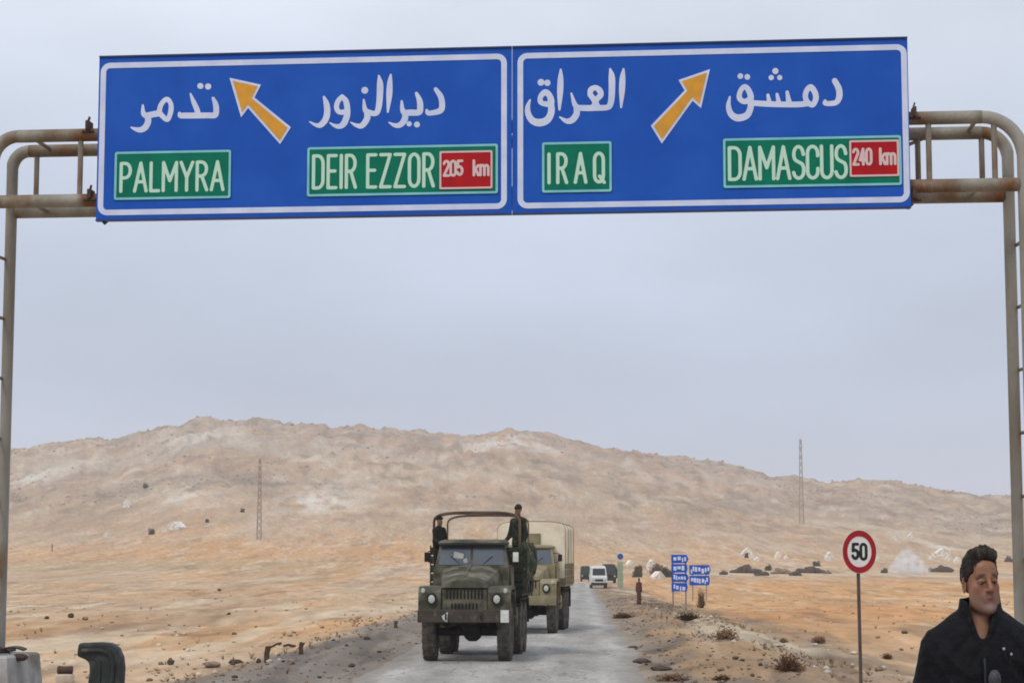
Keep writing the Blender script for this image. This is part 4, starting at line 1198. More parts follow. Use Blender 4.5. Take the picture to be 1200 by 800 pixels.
# ------------------------------------------------------------------ far things
def mast(px, ytop, ybase, label):
    X, Y, Z = gpx(px, ybase); s = F / Y
    h = (ybase - ytop) / s; w0 = 2.6 / s
    t = thing('lattice_mast', (X, Y, Z - 1), label, 'mast', 'lattice masts on the hillside')
    for sx in (-1, 1):
        for sy in (-1, 1):
            build('leg', MB().tube([(sx * w0, sy * w0, 0), (sx * w0 * 0.35, sy * w0 * 0.35, h + 1)], 0.11, 5), M['lattice'], t, kz=1)
    mb = MB(); n = 12
    for i in range(n):
        f0, f1 = 1 - 0.65 * i / n, 1 - 0.65 * (i + 1) / n
        z0, z1 = (h + 1) * i / n, (h + 1) * (i + 1) / n
        for a, b in (((-1, -1), (1, -1)), ((1, -1), (1, 1)), ((1, 1), (-1, 1)), ((-1, 1), (-1, -1))):
            mb.tube([(a[0] * w0 * f0, a[1] * w0 * f0, z0), (b[0] * w0 * f1, b[1] * w0 * f1, z1)], 0.07, 4)
            mb.tube([(b[0] * w0 * f0, b[1] * w0 * f0, z0), (a[0] * w0 * f1, a[1] * w0 * f1, z1)], 0.07, 4)
    build('lattice', mb, M['lattice'], t, kz=1)
    for f_ in (0.80, 0.93):
        build('cross_arm', MB().box((0, 0, h * f_), (w0 * 1.9, 0.3, 0.25)), M['lattice'], t, kz=1)
    return t
mast(303.5, 537, 632, 'slim grey lattice mast on the slope in the left half')
mast(939.5, 514, 614, 'slim grey lattice mast on the slope above the speed sign')

def tent(px, py, wpx, hpx, label, m='tent', dark=False):
    X, Y, Z = gpx(px, py); s = F / Y
    w_, h = wpx / s / 2, hpx / s
    t = thing('tent', (X, Y, Z - 0.3), label, 'tent', 'pale tents below the hills', rz=random.uniform(-0.5, 0.5))
    dp = w_ * 0.9
    h += 0.3
    build('roof', MB().loft([[(-w_, y, h * 0.35), (-w_ * 0.5, y, h * 0.74), (0, y, h), (w_ * 0.5, y, h * 0.72), (w_, y, h * 0.35), (w_ * 0.9, y, h * 0.33), (0, y, h * 0.9), (-w_ * 0.9, y, h * 0.33)] for y in (-dp, -dp * 0.3, dp * 0.4, dp)]), M[m], t, kz=1)
    build('wall', MB().prism([(-w_ * 0.93, 0), (w_ * 0.93, 0), (w_ * 0.93, h * 0.33), (0, h * 0.86), (-w_ * 0.93, h * 0.33)], 'y', -dp * 0.93, dp * 0.93), M[m], t, kz=1)
    if dark:
        build('doorway', MB().prism([(-w_ * 0.7, 0), (w_ * 0.0, 0), (-w_ * 0.1, h * 0.55), (-w_ * 0.5, h * 0.45)], 'y', -dp * 0.98, -dp * 0.94), M['black'], t, kz=1)
    return t
tent(148, 594, 11, 9, 'white tent highest up the left slope')
tent(207, 620, 18, 9, 'largest white tent on the left slope')
tent(195, 622, 9, 6, 'small white tent just left of the largest tent on the left slope')
tent(125, 628, 8, 6, 'small greyish tent furthest left on the slope')
tent(876, 653, 15, 12, 'white tent with a dark doorway above the rubble heaps', dark=True)
tent(912, 654, 7, 8, 'small white tent between the doorway tent and the speed sign')
tent(921, 655, 6, 6, 'tiny white tent at the right of a small pair')
tent(972, 656, 10, 10, 'white tent just left of the speed sign')
tent(1026, 657, 8, 9, 'white tent just right of the speed sign')
tent(1104, 651, 17, 9, 'wide pale tent above the dark heap left of the man')
tent(1112, 657, 9, 7, 'small pale tent below the wide pale tent left of the man')
tent(763, 667, 9, 12, 'white tent between the bushes beyond the walking man')
tent(771, 678, 14, 9, 'cream tent in front of the grey brown bush')

tent(1050, 632, 9, 5, 'upper left of the two faint tents high above the smoke')
tent(1068, 629, 8, 5, 'upper right of the two faint tents high above the smoke')
tent(1092, 655, 9, 7, 'small white tent at the left end of the tent cluster near the man')
tent(1122, 659, 8, 7, 'small white tent touching the hair of the man at the right')
tent(888, 657, 9, 5, 'low white tent just right of the tent with a doorway')
tent(738, 662, 8, 6, 'small pale tent left of the round olive bush')
def heap(px, py, wpx, hpx, meshes, label, name='rubble_heap', cat='rubble'):
    X, Y, Z = gpx(px, py); s = F / Y
    t = thing(name, (X, Y, Z), label, cat)
    n = 9
    for i in range(n):
        u = (i + 0.5) / n * 2 - 1
        o = bpy.data.objects.new('boulder', meshes[i % len(meshes)]); COL.objects.link(o); o.parent = t
        ww = wpx / s * random.uniform(0.22, 0.36)
        hh = hpx / s * (1.15 - 0.6 * abs(u)) * random.uniform(0.6, 1.1)
        o.scale = (ww, ww * 1.2, hh / 0.6); o.location = (u * wpx / s * 0.42, random.uniform(-1, 1), hh * 0.35)
        o.rotation_euler = (0, 0, random.uniform(0, 6))
    return t
heap(875, 671, 38, 11, ROCKS_D, 'largest dark rubble heap below the tent with a doorway')
heap(848, 673, 10, 7, ROCKS_D, 'small dark rubble heap right of the blue signs')
heap(915, 672, 26, 8, ROCKS, 'brown rubble heap in the middle of the far row')
heap(950, 671, 36, 9, ROCKS_D, 'dark rubble heap left of the speed sign pole')
heap(893, 674, 18, 7, ROCKS_D, 'low dark rubble heap touching the right end of the largest one')
heap(932, 674, 16, 7, ROCKS_D, 'low dark rubble heap between the brown heap and the one by the sign')
heap(970, 672, 10, 5, ROCKS, 'little brown rubble heap closest to the speed sign pole')
heap(1102, 670, 30, 10, ROCKS_D, 'dark rubble heap directly left of the man')
heap(1036, 671, 9, 8, ROCKS_D, 'small dark rubble heap just right of the speed sign')
heap(1182, 658, 12, 8, ROCKS_D, 'dark rubble heap between the man and the gantry column')
for px, py, w_, h_, lb in ((178, 626, 9, 9, 'dark bush beside the largest white tent on the left slope'), (171, 572, 8, 8, 'dark bush highest up the left slope'),
                           (243, 612, 6, 6, 'small dark bush right of the largest white tent'), (284, 600, 7, 6, 'small dark bush left of the left lattice mast'),
                           (957, 663, 12, 8, 'dark bush behind the rubble left of the speed sign'), (900, 668, 10, 9, 'dark bush between the two larger rubble heaps')):
    shrub(px, py, w_, h_, SHRG, lb, 'bush', 'bush')
place_rock(257, 692, 7, 4, ROCKS_D, 'dark stone far out on the left sand')
place_rock(268, 720, 7, 4, ROCKS_D, 'dark stone on the sand above the left verge')

# ------------------------------------------------------------------ blue signs further up the road
def far_sign(px0, py0, px1, py1, legpx, legy, label, rows, seed):
    X, Y, Z = gpx((px0 + px1) / 2, legy)
    s = F / Y
    p0 = at(px0, py1, Y); p1 = at(px1, py0, Y)
    t = thing('direction_sign', (X, Y, Z), label, 'road sign')
    u0, u1, z0, z1 = p0[0] - X, p1[0] - X, p0[2] - Z, p1[2] - Z
    h = (z1 - z0) / rows
    rs = random.Random(seed)
    for i in range(rows):
        a = z0 + i * h + h * 0.05
        pl = build('blade', MB().prism([(u0, a), (u1 - 0.08, a), (u1 + (0.05 if i % 2 else -0.02), a + h * 0.45), (u1 - 0.08, a + h * 0.9), (u0, a + h * 0.9)], 'y', -0.02, 0.02), M['blue'], t, kz=1)
        mb = MB()
        u = u0 + 0.12
        while u < u1 - 0.2:
            l = rs.uniform(0.08, 0.2)
            mb.box((u + l / 2, -0.026, a + h * rs.uniform(0.3, 0.55)), (l, 0.006, h * rs.uniform(0.28, 0.5)))
            u += l + rs.uniform(0.03, 0.09)
        build('white_marks', mb, M['white_film'], pl, kz=1)
    for lx in legpx:
        q = at(lx, legy, Y)[0] - X
        build('leg', MB().tube([(q, 0.06, -0.3), (q, 0.06, z1 - 0.1)], 0.05, 8), M['lattice'], t, kz=1)
far_sign(787, 649, 806, 693, (789, 804), 711, 'tall blue sign of four stacked blades beside the road', 4, 1)
far_sign(808, 661, 832, 686, (812, 828), 703, 'lower wider blue sign just right of the tall blue sign', 2, 2)
def pole_sign():
    X, Y, Z = gpx(727, 688); s = F / Y
    M['round_blue'] = mat('dull_blue', srgb(58, 72, 128), 0.6)
    t = thing('round_sign', (X, Y, Z), 'small round blue sign on a pale green post beyond the walking man', 'road sign')
    build('post', MB().box((0, 0, 15 / s), (6.5 / s, 0.3, 30 / s), bev=0.02), M['pale_green'], t, kz=1)
    zc = 36 / s
    build('disc', MB().lathe_y([(-0.08, 3.4 / s), (-0.0, 3.4 / s)], 0, -0.02, zc, 20), M['round_blue'], t, kz=1)
    build('disc_border', MB().lathe_y([(0.01, 4.4 / s), (0.05, 4.4 / s)], 0, -0.02, zc, 20), M['white_film'], t, kz=1)
pole_sign()

# ------------------------------------------------------------------ lorries
def wheel(parent, x, y, r=0.59, w_=0.34, proto={}):
    key = (r, w_)
    if key not in proto:
        mb = MB().lathe_x([(-w_ / 2 + 0.06, r * 0.52), (-w_ / 2, r * 0.62), (-w_ / 2 - 0.005, r * 0.8), (-w_ / 2 + 0.03, r * 0.94), (-w_ / 2 + 0.07, r * 0.97), (w_ / 2 - 0.07, r * 0.97), (w_ / 2 - 0.03, r * 0.94), (w_ / 2 + 0.005, r * 0.8), (w_ / 2, r * 0.62), (w_ / 2 - 0.06, r * 0.52)], 0, 0, 0, 32)
        for k in range(22):
            a = 2 * math.pi * k / 22
            for sx in (-1, 1):
                cx = sx * w_ * 0.25
                aa = a + (math.pi / 22 if sx > 0 else 0)
                c, s_ = math.cos(aa), math.sin(aa)
                vs = []
                for dx in (-w_ * 0.23, w_ * 0.23):
                    for rr_ in (r * 0.93, r * 1.0):
                        for da in (-0.07, 0.07):
                            vs.append((cx + dx, rr_ * math.cos(aa + da), rr_ * math.sin(aa + da)))
                mb.add(vs, [(0, 1, 3, 2), (4, 6, 7, 5), (0, 4, 5, 1), (2, 3, 7, 6), (0, 2, 6, 4), (1, 5, 7, 3)])
        ty = mb
        rb = MB().lathe_x([(-w_ * 0.32, r * 0.50), (-w_ * 0.34, r * 0.53), (-w_ * 0.12, r * 0.42), (-w_ * 0.12, r * 0.2), (-w_ * 0.42, r * 0.17), (-w_ * 0.42, r * 0.05)], 0, 0, 0, 24)
        rb.lathe_x([(w_ * 0.32, r * 0.50), (w_ * 0.34, r * 0.53), (w_ * 0.12, r * 0.42), (w_ * 0.12, r * 0.2), (w_ * 0.42, r * 0.17), (w_ * 0.42, r * 0.05)], 0, 0, 0, 24)
        a = build('tyre', ty, M['tyre'], None, smooth=True)
        b = build('rim', rb, M['rim'], a, smooth=True)
        proto[key] = (a.data, b.data)
        a.location = (x, y, r * K); a.parent = parent
        return a
    da, db = proto[key]
    a = bpy.data.objects.new('wheel', da); COL.objects.link(a); a.parent = parent; a.location = (x, y, r * K)
    b = bpy.data.objects.new('rim', db); COL.objects.link(b); b.parent = a
    a.rotation_euler = (random.choice((0, math.pi)), 0, 0)
    return a

def lorry(loc, rz, label, paint, kind):
    t = thing('military_lorry', loc, label, 'lorry', 'military lorries driving towards us', rz=rz)
    P = M[paint]
    # chassis
    mb = MB()
    for sx in (-1, 1): mb.box((sx * 0.42, 3.5, 0.92), (0.09, 6.6, 0.22))
    for y in (0.3, 1.6, 3.0, 4.4, 5.8, 6.6): mb.box((0, y, 0.92), (0.8, 0.1, 0.16))
    mb.box((0, 1.1, 0.98), (0.62, 0.9, 0.5), bev=0.05)       # engine sump
    mb.ell((0.0, 1.0, 0.80), (0.25, 0.32, 0.22))
    build('chassis', mb, M['undercar'], t)
    for y in (1.02, 4.37, 5.62):
        mb = MB().tube([(-0.95, y, 0.59), (0.95, y, 0.59)], 0.085, 10)
        mb.ell((0.12 if y < 2 else 0, y, 0.60), (0.26, 0.27, 0.22), 14, 8)
        for sx in (-1, 1):
            mb.loft([[(sx * 0.55 - 0.05, y + a, z), (sx * 0.55 + 0.05, y + a, z), (sx * 0.55 + 0.05, y + a, z + 0.07), (sx * 0.55 - 0.05, y + a, z + 0.07)] for a, z in ((-0.65, 0.86), (-0.3, 0.72), (0, 0.68), (0.3, 0.72), (0.65, 0.86))])
        build('axle', mb, M['undercar'], t, smooth=True)
    for sx in (-1, 1):
        for y in (1.02, 4.37, 5.62):
            wheel(t, sx * 0.965, y).name = 'wheel'
    # bumper
    b = build('bumper', MB().box((0, 0.06, 0.93), (2.36, 0.12, 0.26), bev=0.02), M['bumper'] if kind == 'open' else P, t)
    if kind == 'open':
        build('white_plate', MB().box((1.04, -0.006, 0.93), (0.21, 0.008, 0.25)), M['white_paint'], b)
        build('white_triangle', MB().prism([(-0.52, 0.86), (-0.42, 0.80), (-0.40, 1.02), (-0.56, 0.93)], 'y', -0.012, -0.002), M['white_paint'], b)
        for sx in (-1, 1): build('tow_hook', MB().tube([(sx * 0.45, 0.0, 0.88), (sx * 0.45, -0.09, 0.86), (sx * 0.45, -0.09, 0.95), (sx * 0.45, 0.0, 0.97)], 0.022, 6), M['undercar'], b)
    # front wings
    for sx in (-1, 1):
        a, c = (0.60, 1.18) if sx > 0 else (-1.18, -0.60)
        prof = [(0.13, 0.98), (0.14, 1.40), (0.26, 1.50), (0.50, 1.53), (1.45, 1.53), (1.72, 1.34), (1.86, 0.92), (1.81, 0.90), (1.66, 1.28), (1.42, 1.46), (0.5, 1.46), (0.22, 1.40), (0.20, 0.98)]
        wg = build('wing', MB().prism(prof, 'x', a, c), P, t, smooth=True)
        build('front_panel', MB().box((sx * 0.88, 0.155, 1.2), (0.52, 0.03, 0.40), bev=0.01), P, wg)
        hl = build('headlight', MB().lathe_y([(-0.07, 0.100), (-0.06, 0.135), (0.02, 0.13), (0.06, 0.10)], sx * 0.83, 0.14, 1.27, 20), M['undercar'], t, smooth=True)
        build('lens', MB().lathe_y([(-0.088, 0.03), (-0.082, 0.065), (-0.066, 0.088)], sx * 0.83, 0.14, 1.27, 20), M['lens'], hl, smooth=True)
        build('side_lamp', MB().lathe_y([(-0.06, 0.03), (-0.05, 0.05), (0.02, 0.05)], sx * 1.05, 0.14, 1.44, 12), M['lens'], t)
    # radiator shell with slots
    build('grille', MB().box((0, 0.24, 1.30), (1.16, 0.10, 0.64), bev=0.03), P, t)
    gb = MB()
    for i in range(11):
        gb.box((-0.45 + i * 0.09, 0.182, 1.42), (0.045, 0.012, 0.30))
    for i in range(8):
        gb.box((-0.32 + i * 0.09, 0.182, 1.12), (0.045, 0.012, 0.12))
    build('grille_slot', gb, M['black'], t)
    # bonnet
    rings = []
    for y, hw, zt_, zl in ((0.17, 0.57, 1.63, 1.50), (0.24, 0.60, 1.68, 1.46), (0.9, 0.68, 1.79, 1.46), (1.78, 0.80, 1.93, 1.46)):
        rings.append([(-hw, y, zl), (-hw, y, zt_ - 0.16), (-hw * 0.93, y, zt_ - 0.06), (-hw * 0.6, y, zt_), (0, y, zt_ + 0.03), (hw * 0.6, y, zt_), (hw * 0.93, y, zt_ - 0.06), (hw, y, zt_ - 0.16), (hw, y, zl)])
    bn = build('bonnet', MB().loft(rings), P, t, smooth=True)
    build('bonnet_ridge', MB().loft([[(-0.03, y, z), (0.03, y, z), (0.02, y, z + 0.025), (-0.02, y, z + 0.025)] for y, z in ((0.28, 1.705), (0.9, 1.82), (1.76, 1.955))]), P, bn)
    # cab
    cabm = MB()
    cabm.loft([[(-0.98, 1.78, z), (0.98, 1.78, z), (1.02, 2.95, z), (-1.02, 2.95, z)] for z in (1.08, 1.92)])
    cabm.loft([[(-0.97, 1.80, 1.921), (0.97, 1.80, 1.921), (1.0, 2.94, 1.921), (-1.0, 2.94, 1.921)], [(-0.86, 2.02, 2.38), (0.86, 2.02, 2.38), (0.88, 2.90, 2.38), (-0.88, 2.90, 2.38)]])
    cab = build('cab', cabm, P, t)
    rr_ = []
    for z, g in ((2.381, 0.03), (2.42, 0.05), (2.46, 0.02), (2.49, -0.10), (2.50, -0.3)):
        hw = 0.86 + g; y0 = 1.97 - g; y1 = 2.90 + g * 0.5
        rr_.append([(-hw, y0 + 0.14, z), (-hw + 0.12, y0 + 0.02, z), (0, y0 - 0.02, z), (hw - 0.12, y0 + 0.02, z), (hw, y0 + 0.14, z), (hw, y1, z), (-hw, y1, z)])
    build('roof', MB().loft(rr_), P, cab, smooth=True)
    def sloped(x0, x1, z0, z1, inset):
        def yy(z): return 1.80 + (z - 1.92) / 0.46 * 0.22 - inset
        return [(x0, yy(z0), z0), (x1, yy(z0), z0), (x1, yy(z1), z1), (x0, yy(z1), z1)]
    for sx in (-1, 1):
        q = sloped(0.035, 0.88, 1.955, 2.345, 0.012)
        q[2] = (0.80, q[2][1], q[2][2])
        q2 = [(x, y - 0.01, z) for x, y, z in q]
        vs = [(sx * x, y, z) for x, y, z in q + q2]
        build('windscreen', MB().add(vs, [(0, 1, 2, 3), (4, 5, 6, 7), (0, 1, 5, 4), (1, 2, 6, 5), (2, 3, 7, 6), (3, 0, 4, 7)]), M['glass'], t)
        # door and its window
        vs = []
        for x in (1.005, 1.03):
            vs += [(sx * x, 1.98, 1.12), (sx * (x + 0.01), 2.86, 1.12), (sx * (x + 0.01), 2.86, 1.90), (sx * x, 1.98, 1.90)]
        d = build('door', MB().add(vs, [(0, 1, 2, 3), (4, 5, 6, 7), (0, 1, 5, 4), (1, 2, 6, 5), (2, 3, 7, 6), (3, 0, 4, 7)]), P, t)
        vs = []
        for e_ in (0.0, 0.01):
            vs += [(sx * (0.97 + e_), 2.05, 1.96), (sx * (0.99 + e_), 2.8, 1.96), (sx * (0.895 + e_), 2.8, 2.32), (sx * (0.885 + e_), 2.14, 2.32)]
        build('window', MB().add(vs, [(0, 1, 2, 3), (4, 5, 6, 7), (0, 1, 5, 4), (1, 2, 6, 5), (2, 3, 7, 6), (3, 0, 4, 7)]), M['glass_dark'], d)
        build('handle', MB().box((sx * 1.05, 2.75, 1.78), (0.02, 0.12, 0.03)), M['black'], d)
        mr_ = build('mirror', MB().box((sx * 1.17, 1.78, 2.12), (0.15, 0.03, 0.20), bev=0.01), M['white_paint'] if kind == 'open' and sx > 0 else M['black'], t)
        build('mirror_arm', MB().tube([(sx * 0.98, 1.84, 1.98), (sx * 1.14, 1.80, 2.02), (sx * 1.15, 1.80, 2.24), (sx * 0.92, 1.9, 2.26)], 0.012, 6), M['black'], mr_)
        build('step', MB().box((sx * 0.95, 2.35, 0.80), (0.36, 0.7, 0.04)), M['undercar'], t)
        build('fuel_tank', MB().lathe_x([(-0.28, 0.18), (-0.25, 0.21), (0.25, 0.21), (0.28, 0.18)], sx * 0.82, 3.2, 0.84, 16), P, t, smooth=True)
        wp = build('wiper', MB().tube([(sx * 0.3, 1.80, 1.96), (sx * 0.55, 1.86, 2.14)], 0.008, 5), M['black'], t)
    if kind == 'open':
        pp = build('screen_glare', MB().box((-0.35, 1.853, 2.12), (0.26, 0.008, 0.20), rx=0.43, ry=0.2).box((-0.15, 1.815, 2.02), (0.10, 0.008, 0.14), rx=0.43, ry=-0.4), M['white_paint'], t)  # white glare on the windscreen, painted as thin pale plates
    # body
    W = 1.23
    build('bed_floor', MB().box((0, 4.95, 1.34), (2 * W, 3.8, 0.12), bev=0.01), M['olive_dark'] if kind == 'open' else P, t)
    for y in (3.5, 4.4, 5.4, 6.3):
        build('cross_beam', MB().box((0, y, 1.20), (2.3, 0.1, 0.14)), M['undercar'], t)
    mt = M['olive_dark'] if kind == 'open' else P
    tops = 5 if kind == 'open' else 3
    sl = None
    for sx in (-1, 1):
        for i in range(tops):
            z = 1.49 + i * 0.19
            if sl is None:
                sl = build('side_board', MB().box((0, 4.95, 0), (0.035, 3.78, 0.165), bev=0.004), mt, t, kz=1)
                sl.scale = (1, 1, K); sl.location = (sx * W, 0, z * K)
            else: share(sl, t, loc=(sx * W, 0, z * K))
        for y in (3.15, 4.1, 5.0, 5.9, 6.75):
            build('stake', MB().box((sx * (W + 0.03), y, 1.85 if kind == 'open' else 1.65), (0.03, 0.07, 1.05 if kind == 'open' else 0.62)), mt, t)
    fb = None
    for y in (3.08, 6.84):
        for i in range(tops):
            z = 1.49 + i * 0.19
            if fb is None:
                fb = build('end_board', MB().box((0, 0, 0), (2 * W - 0.06, 0.035, 0.165), bev=0.004), mt, t, kz=1)
                fb.scale = (1, 1, K); fb.location = (0, y, z * K)
            else: share(fb, t, loc=(0, y, z * K))
    for sx in (-1, 1):
        build('rear_mudguard', MB().box((sx * 0.97, 5.0, 1.21), (0.40, 2.6, 0.03)), M['undercar'], t)
        build('mud_flap', MB().box((sx * 0.97, 6.42, 0.92), (0.40, 0.02, 0.55)), M['undercar'], t)
    def arch(y, hw, z0, z1, n=12):
        """bow outline: upright sides, rounded shoulders, shallow crown"""
        rr2, ex = (0.20, 0.50) if kind == 'open' else (0.26, 0.42)
        pts = [(-hw, y, z0), (-hw, y, z1 - rr2)]
        for i in range(1, n):
            a = math.pi * (1 - i / n)
            ca, sa = math.cos(a), math.sin(a)
            pts.append((hw * math.copysign(abs(ca) ** ex, ca), y, z1 - rr2 + rr2 * sa ** 0.8))
        pts += [(hw, y, z1 - rr2), (hw, y, z0)]
        return pts
    if kind == 'open':
        for i, y in enumerate((3.15, 6.2)):
            build('bow', MB().tube(arch(y, 1.17, 2.2, 3.08), 0.026 + 0.010 * (i == 0), 8), M['bow'], t, smooth=True)
        # rolled canvas hung over the side boards
        rs_ = np.random.RandomState(3); rings = []
        for y in np.linspace(3.12, 6.2, 26):
            w1 = 0.07 * math.sin(y * 5.1) + 0.04 * math.sin(y * 12.3 + 1)
            rings.append([(1.22, y, 2.44), (1.30 + w1 * 0.4, y, 2.45), (1.36 + w1, y, 2.28), (1.37 + w1 * 1.3, y, 1.98), (1.34 + w1 * 0.7, y, 1.70 + w1), (1.29, y, 1.60 + w1 * 1.4), (1.27, y, 1.66)])
        build('rolled_cover', MB().loft(rings), M['camo'], t, smooth=True)
        build('sun_visor', MB().box((0, 1.93, 2.385), (1.74, 0.16, 0.035), rx=0.25, bev=0.006), M['black'], cab)
    else:
        rings = []
        ys = np.linspace(3.02, 6.92, 25)
        for y in ys:
            ph = (y - 3.02) / 3.9 * 4
            sag = 0.045 * abs(math.sin(ph * math.pi))
            hw = 1.235 - sag * 0.6; z1 = 3.17 - sag
            a = arch(y, hw, 1.52, z1, 14)
            rings.append([(p[0] + 0.008 * math.sin(p[2] * 14 + y * 5), p[1], p[2] + (0.012 * math.sin(y * 9 + p[0] * 4) if p[2] < 1.6 else 0)) for p in a])
        cv = build('canvas_cover', MB().loft(rings), M['canvas'], t, smooth=True)
        for i in range(4):
            y = 3.1 + i * 1.25
            build('strap', MB().tube([(p[0] * 1.008, p[1], p[2] + 0.004) for p in arch(y, 1.245, 1.5, 3.185, 14)], 0.012, 5), M['khaki'], cv)
        build('cover_flap', MB().box((0, 3.0, 2.62), (0.7, 0.02, 0.42), bev=0.008), M['khaki'], cv)
    # spare wheel and tool box behind the cab
    build('tool_box', MB().box((0, 3.0, 1.25), (0.9, 0.08, 0.5)), mt, t)
    return t

TY1 = math.atan2(0.085, 1)
l1 = (-1.22, 45.6)
lorry((l1[0], l1[1], float(plain(l1[1] + 3)) + 0.02), -TY1, 'olive green military lorry in front with bare canopy hoops over its open bed', 'olive', 'open')
TY2 = math.atan2(0.115, 1)
l2 = (0.36, 63.0)
lorry((l2[0], l2[1], float(plain(l2[1] + 3)) + 0.02), -TY2, 'khaki military lorry with a pale canvas cover following the open one', 'khaki', 'canvas')

# ------------------------------------------------------------------ far vehicles
def van(px, py, wpx, hpx, label, body, name, cat, Wd=2.1, L=5.0, cab=True):
    X, Y, Z = gpx(px, py)
    Y0 = Wd / (wpx / F)
    X = (px - 600) / F * Y; s = F / Y
    W2 = wpx / s / 2; H = hpx / s
    t = thing(name, (X, Y, Z), label, cat)
    m = M[body]
    mb = MB()
    h0 = H * 0.16
    mb.loft([[(-W2, 0, h0), (W2, 0, h0), (W2, L, h0), (-W2, L, h0)], [(-W2, -0.02, H * 0.48), (W2, -0.02, H * 0.48), (W2, L, H * 0.48), (-W2, L, H * 0.48)],
             [(-W2 * 0.96, 0.3, H * 0.56), (W2 * 0.96, 0.3, H * 0.56), (W2, L, H * 0.56), (-W2, L, H * 0.56)],
             [(-W2 * 0.86, 0.75, H * 0.93), (W2 * 0.86, 0.75, H * 0.93), (W2 * 0.9, L, H * 0.93), (-W2 * 0.9, L, H * 0.93)],
             [(-W2 * 0.7, 1.0, H), (W2 * 0.7, 1.0, H), (W2 * 0.75, L - 0.1, H), (-W2 * 0.75, L - 0.1, H)]])
    build('body', mb, m, t)
    build('windscreen', MB().add([(-W2 * 0.80, 0.33, H * 0.58), (W2 * 0.80, 0.33, H * 0.58), (W2 * 0.74, 0.66, H * 0.88), (-W2 * 0.74, 0.66, H * 0.88), (-W2 * 0.80, 0.28, H * 0.58), (W2 * 0.80, 0.28, H * 0.58), (W2 * 0.74, 0.61, H * 0.88), (-W2 * 0.74, 0.61, H * 0.88)],
          [(0, 1, 2, 3), (4, 5, 6, 7), (0, 1, 5, 4), (1, 2, 6, 5), (2, 3, 7, 6), (3, 0, 4, 7)]), M['glass_dark'], t, kz=1)
    for o in t.children: pass
    t.children[0].data.transform(Matrix.Diagonal((1, 1, 1 / K, 1)))
    build('bumper', MB().box((0, -0.1, H * 0.19), (W2 * 2, 0.18, H * 0.12), bev=0.03), M['undercar'], t, kz=1)
    build('grille', MB().box((0, -0.03, H * 0.36), (W2 * 1.0, 0.05, H * 0.09)), M['black'], t, kz=1)
    for sx in (-1, 1):
        build('headlight', MB().lathe_y([(-0.06, 0.10), (0.0, 0.14)], sx * W2 * 0.75, -0.02, H * 0.37, 14), M['lens'], t, kz=1)
        for y in (0.9, L - 0.9):
            build('wheel', MB().lathe_x([(-0.12, 0.3), (-0.12, H * 0.17), (0.12, H * 0.17), (0.12, 0.3)], sx * (W2 - 0.13), y, H * 0.165, 18), M['tyre'], t, kz=1)
    return t
van(701.5, 689, 19, 26, 'white van coming down the road far behind the lorries', 'white_paint', 'van', 'van')
van(714, 683, 15, 22, 'dark green lorry half hidden behind the white van', 'olive_dark', 'lorry', 'lorry', L=6)
van(686, 681, 11, 18, 'dark vehicle on the left side of the road behind the white van', 'olive_dark', 'jeep', 'jeep', L=4)

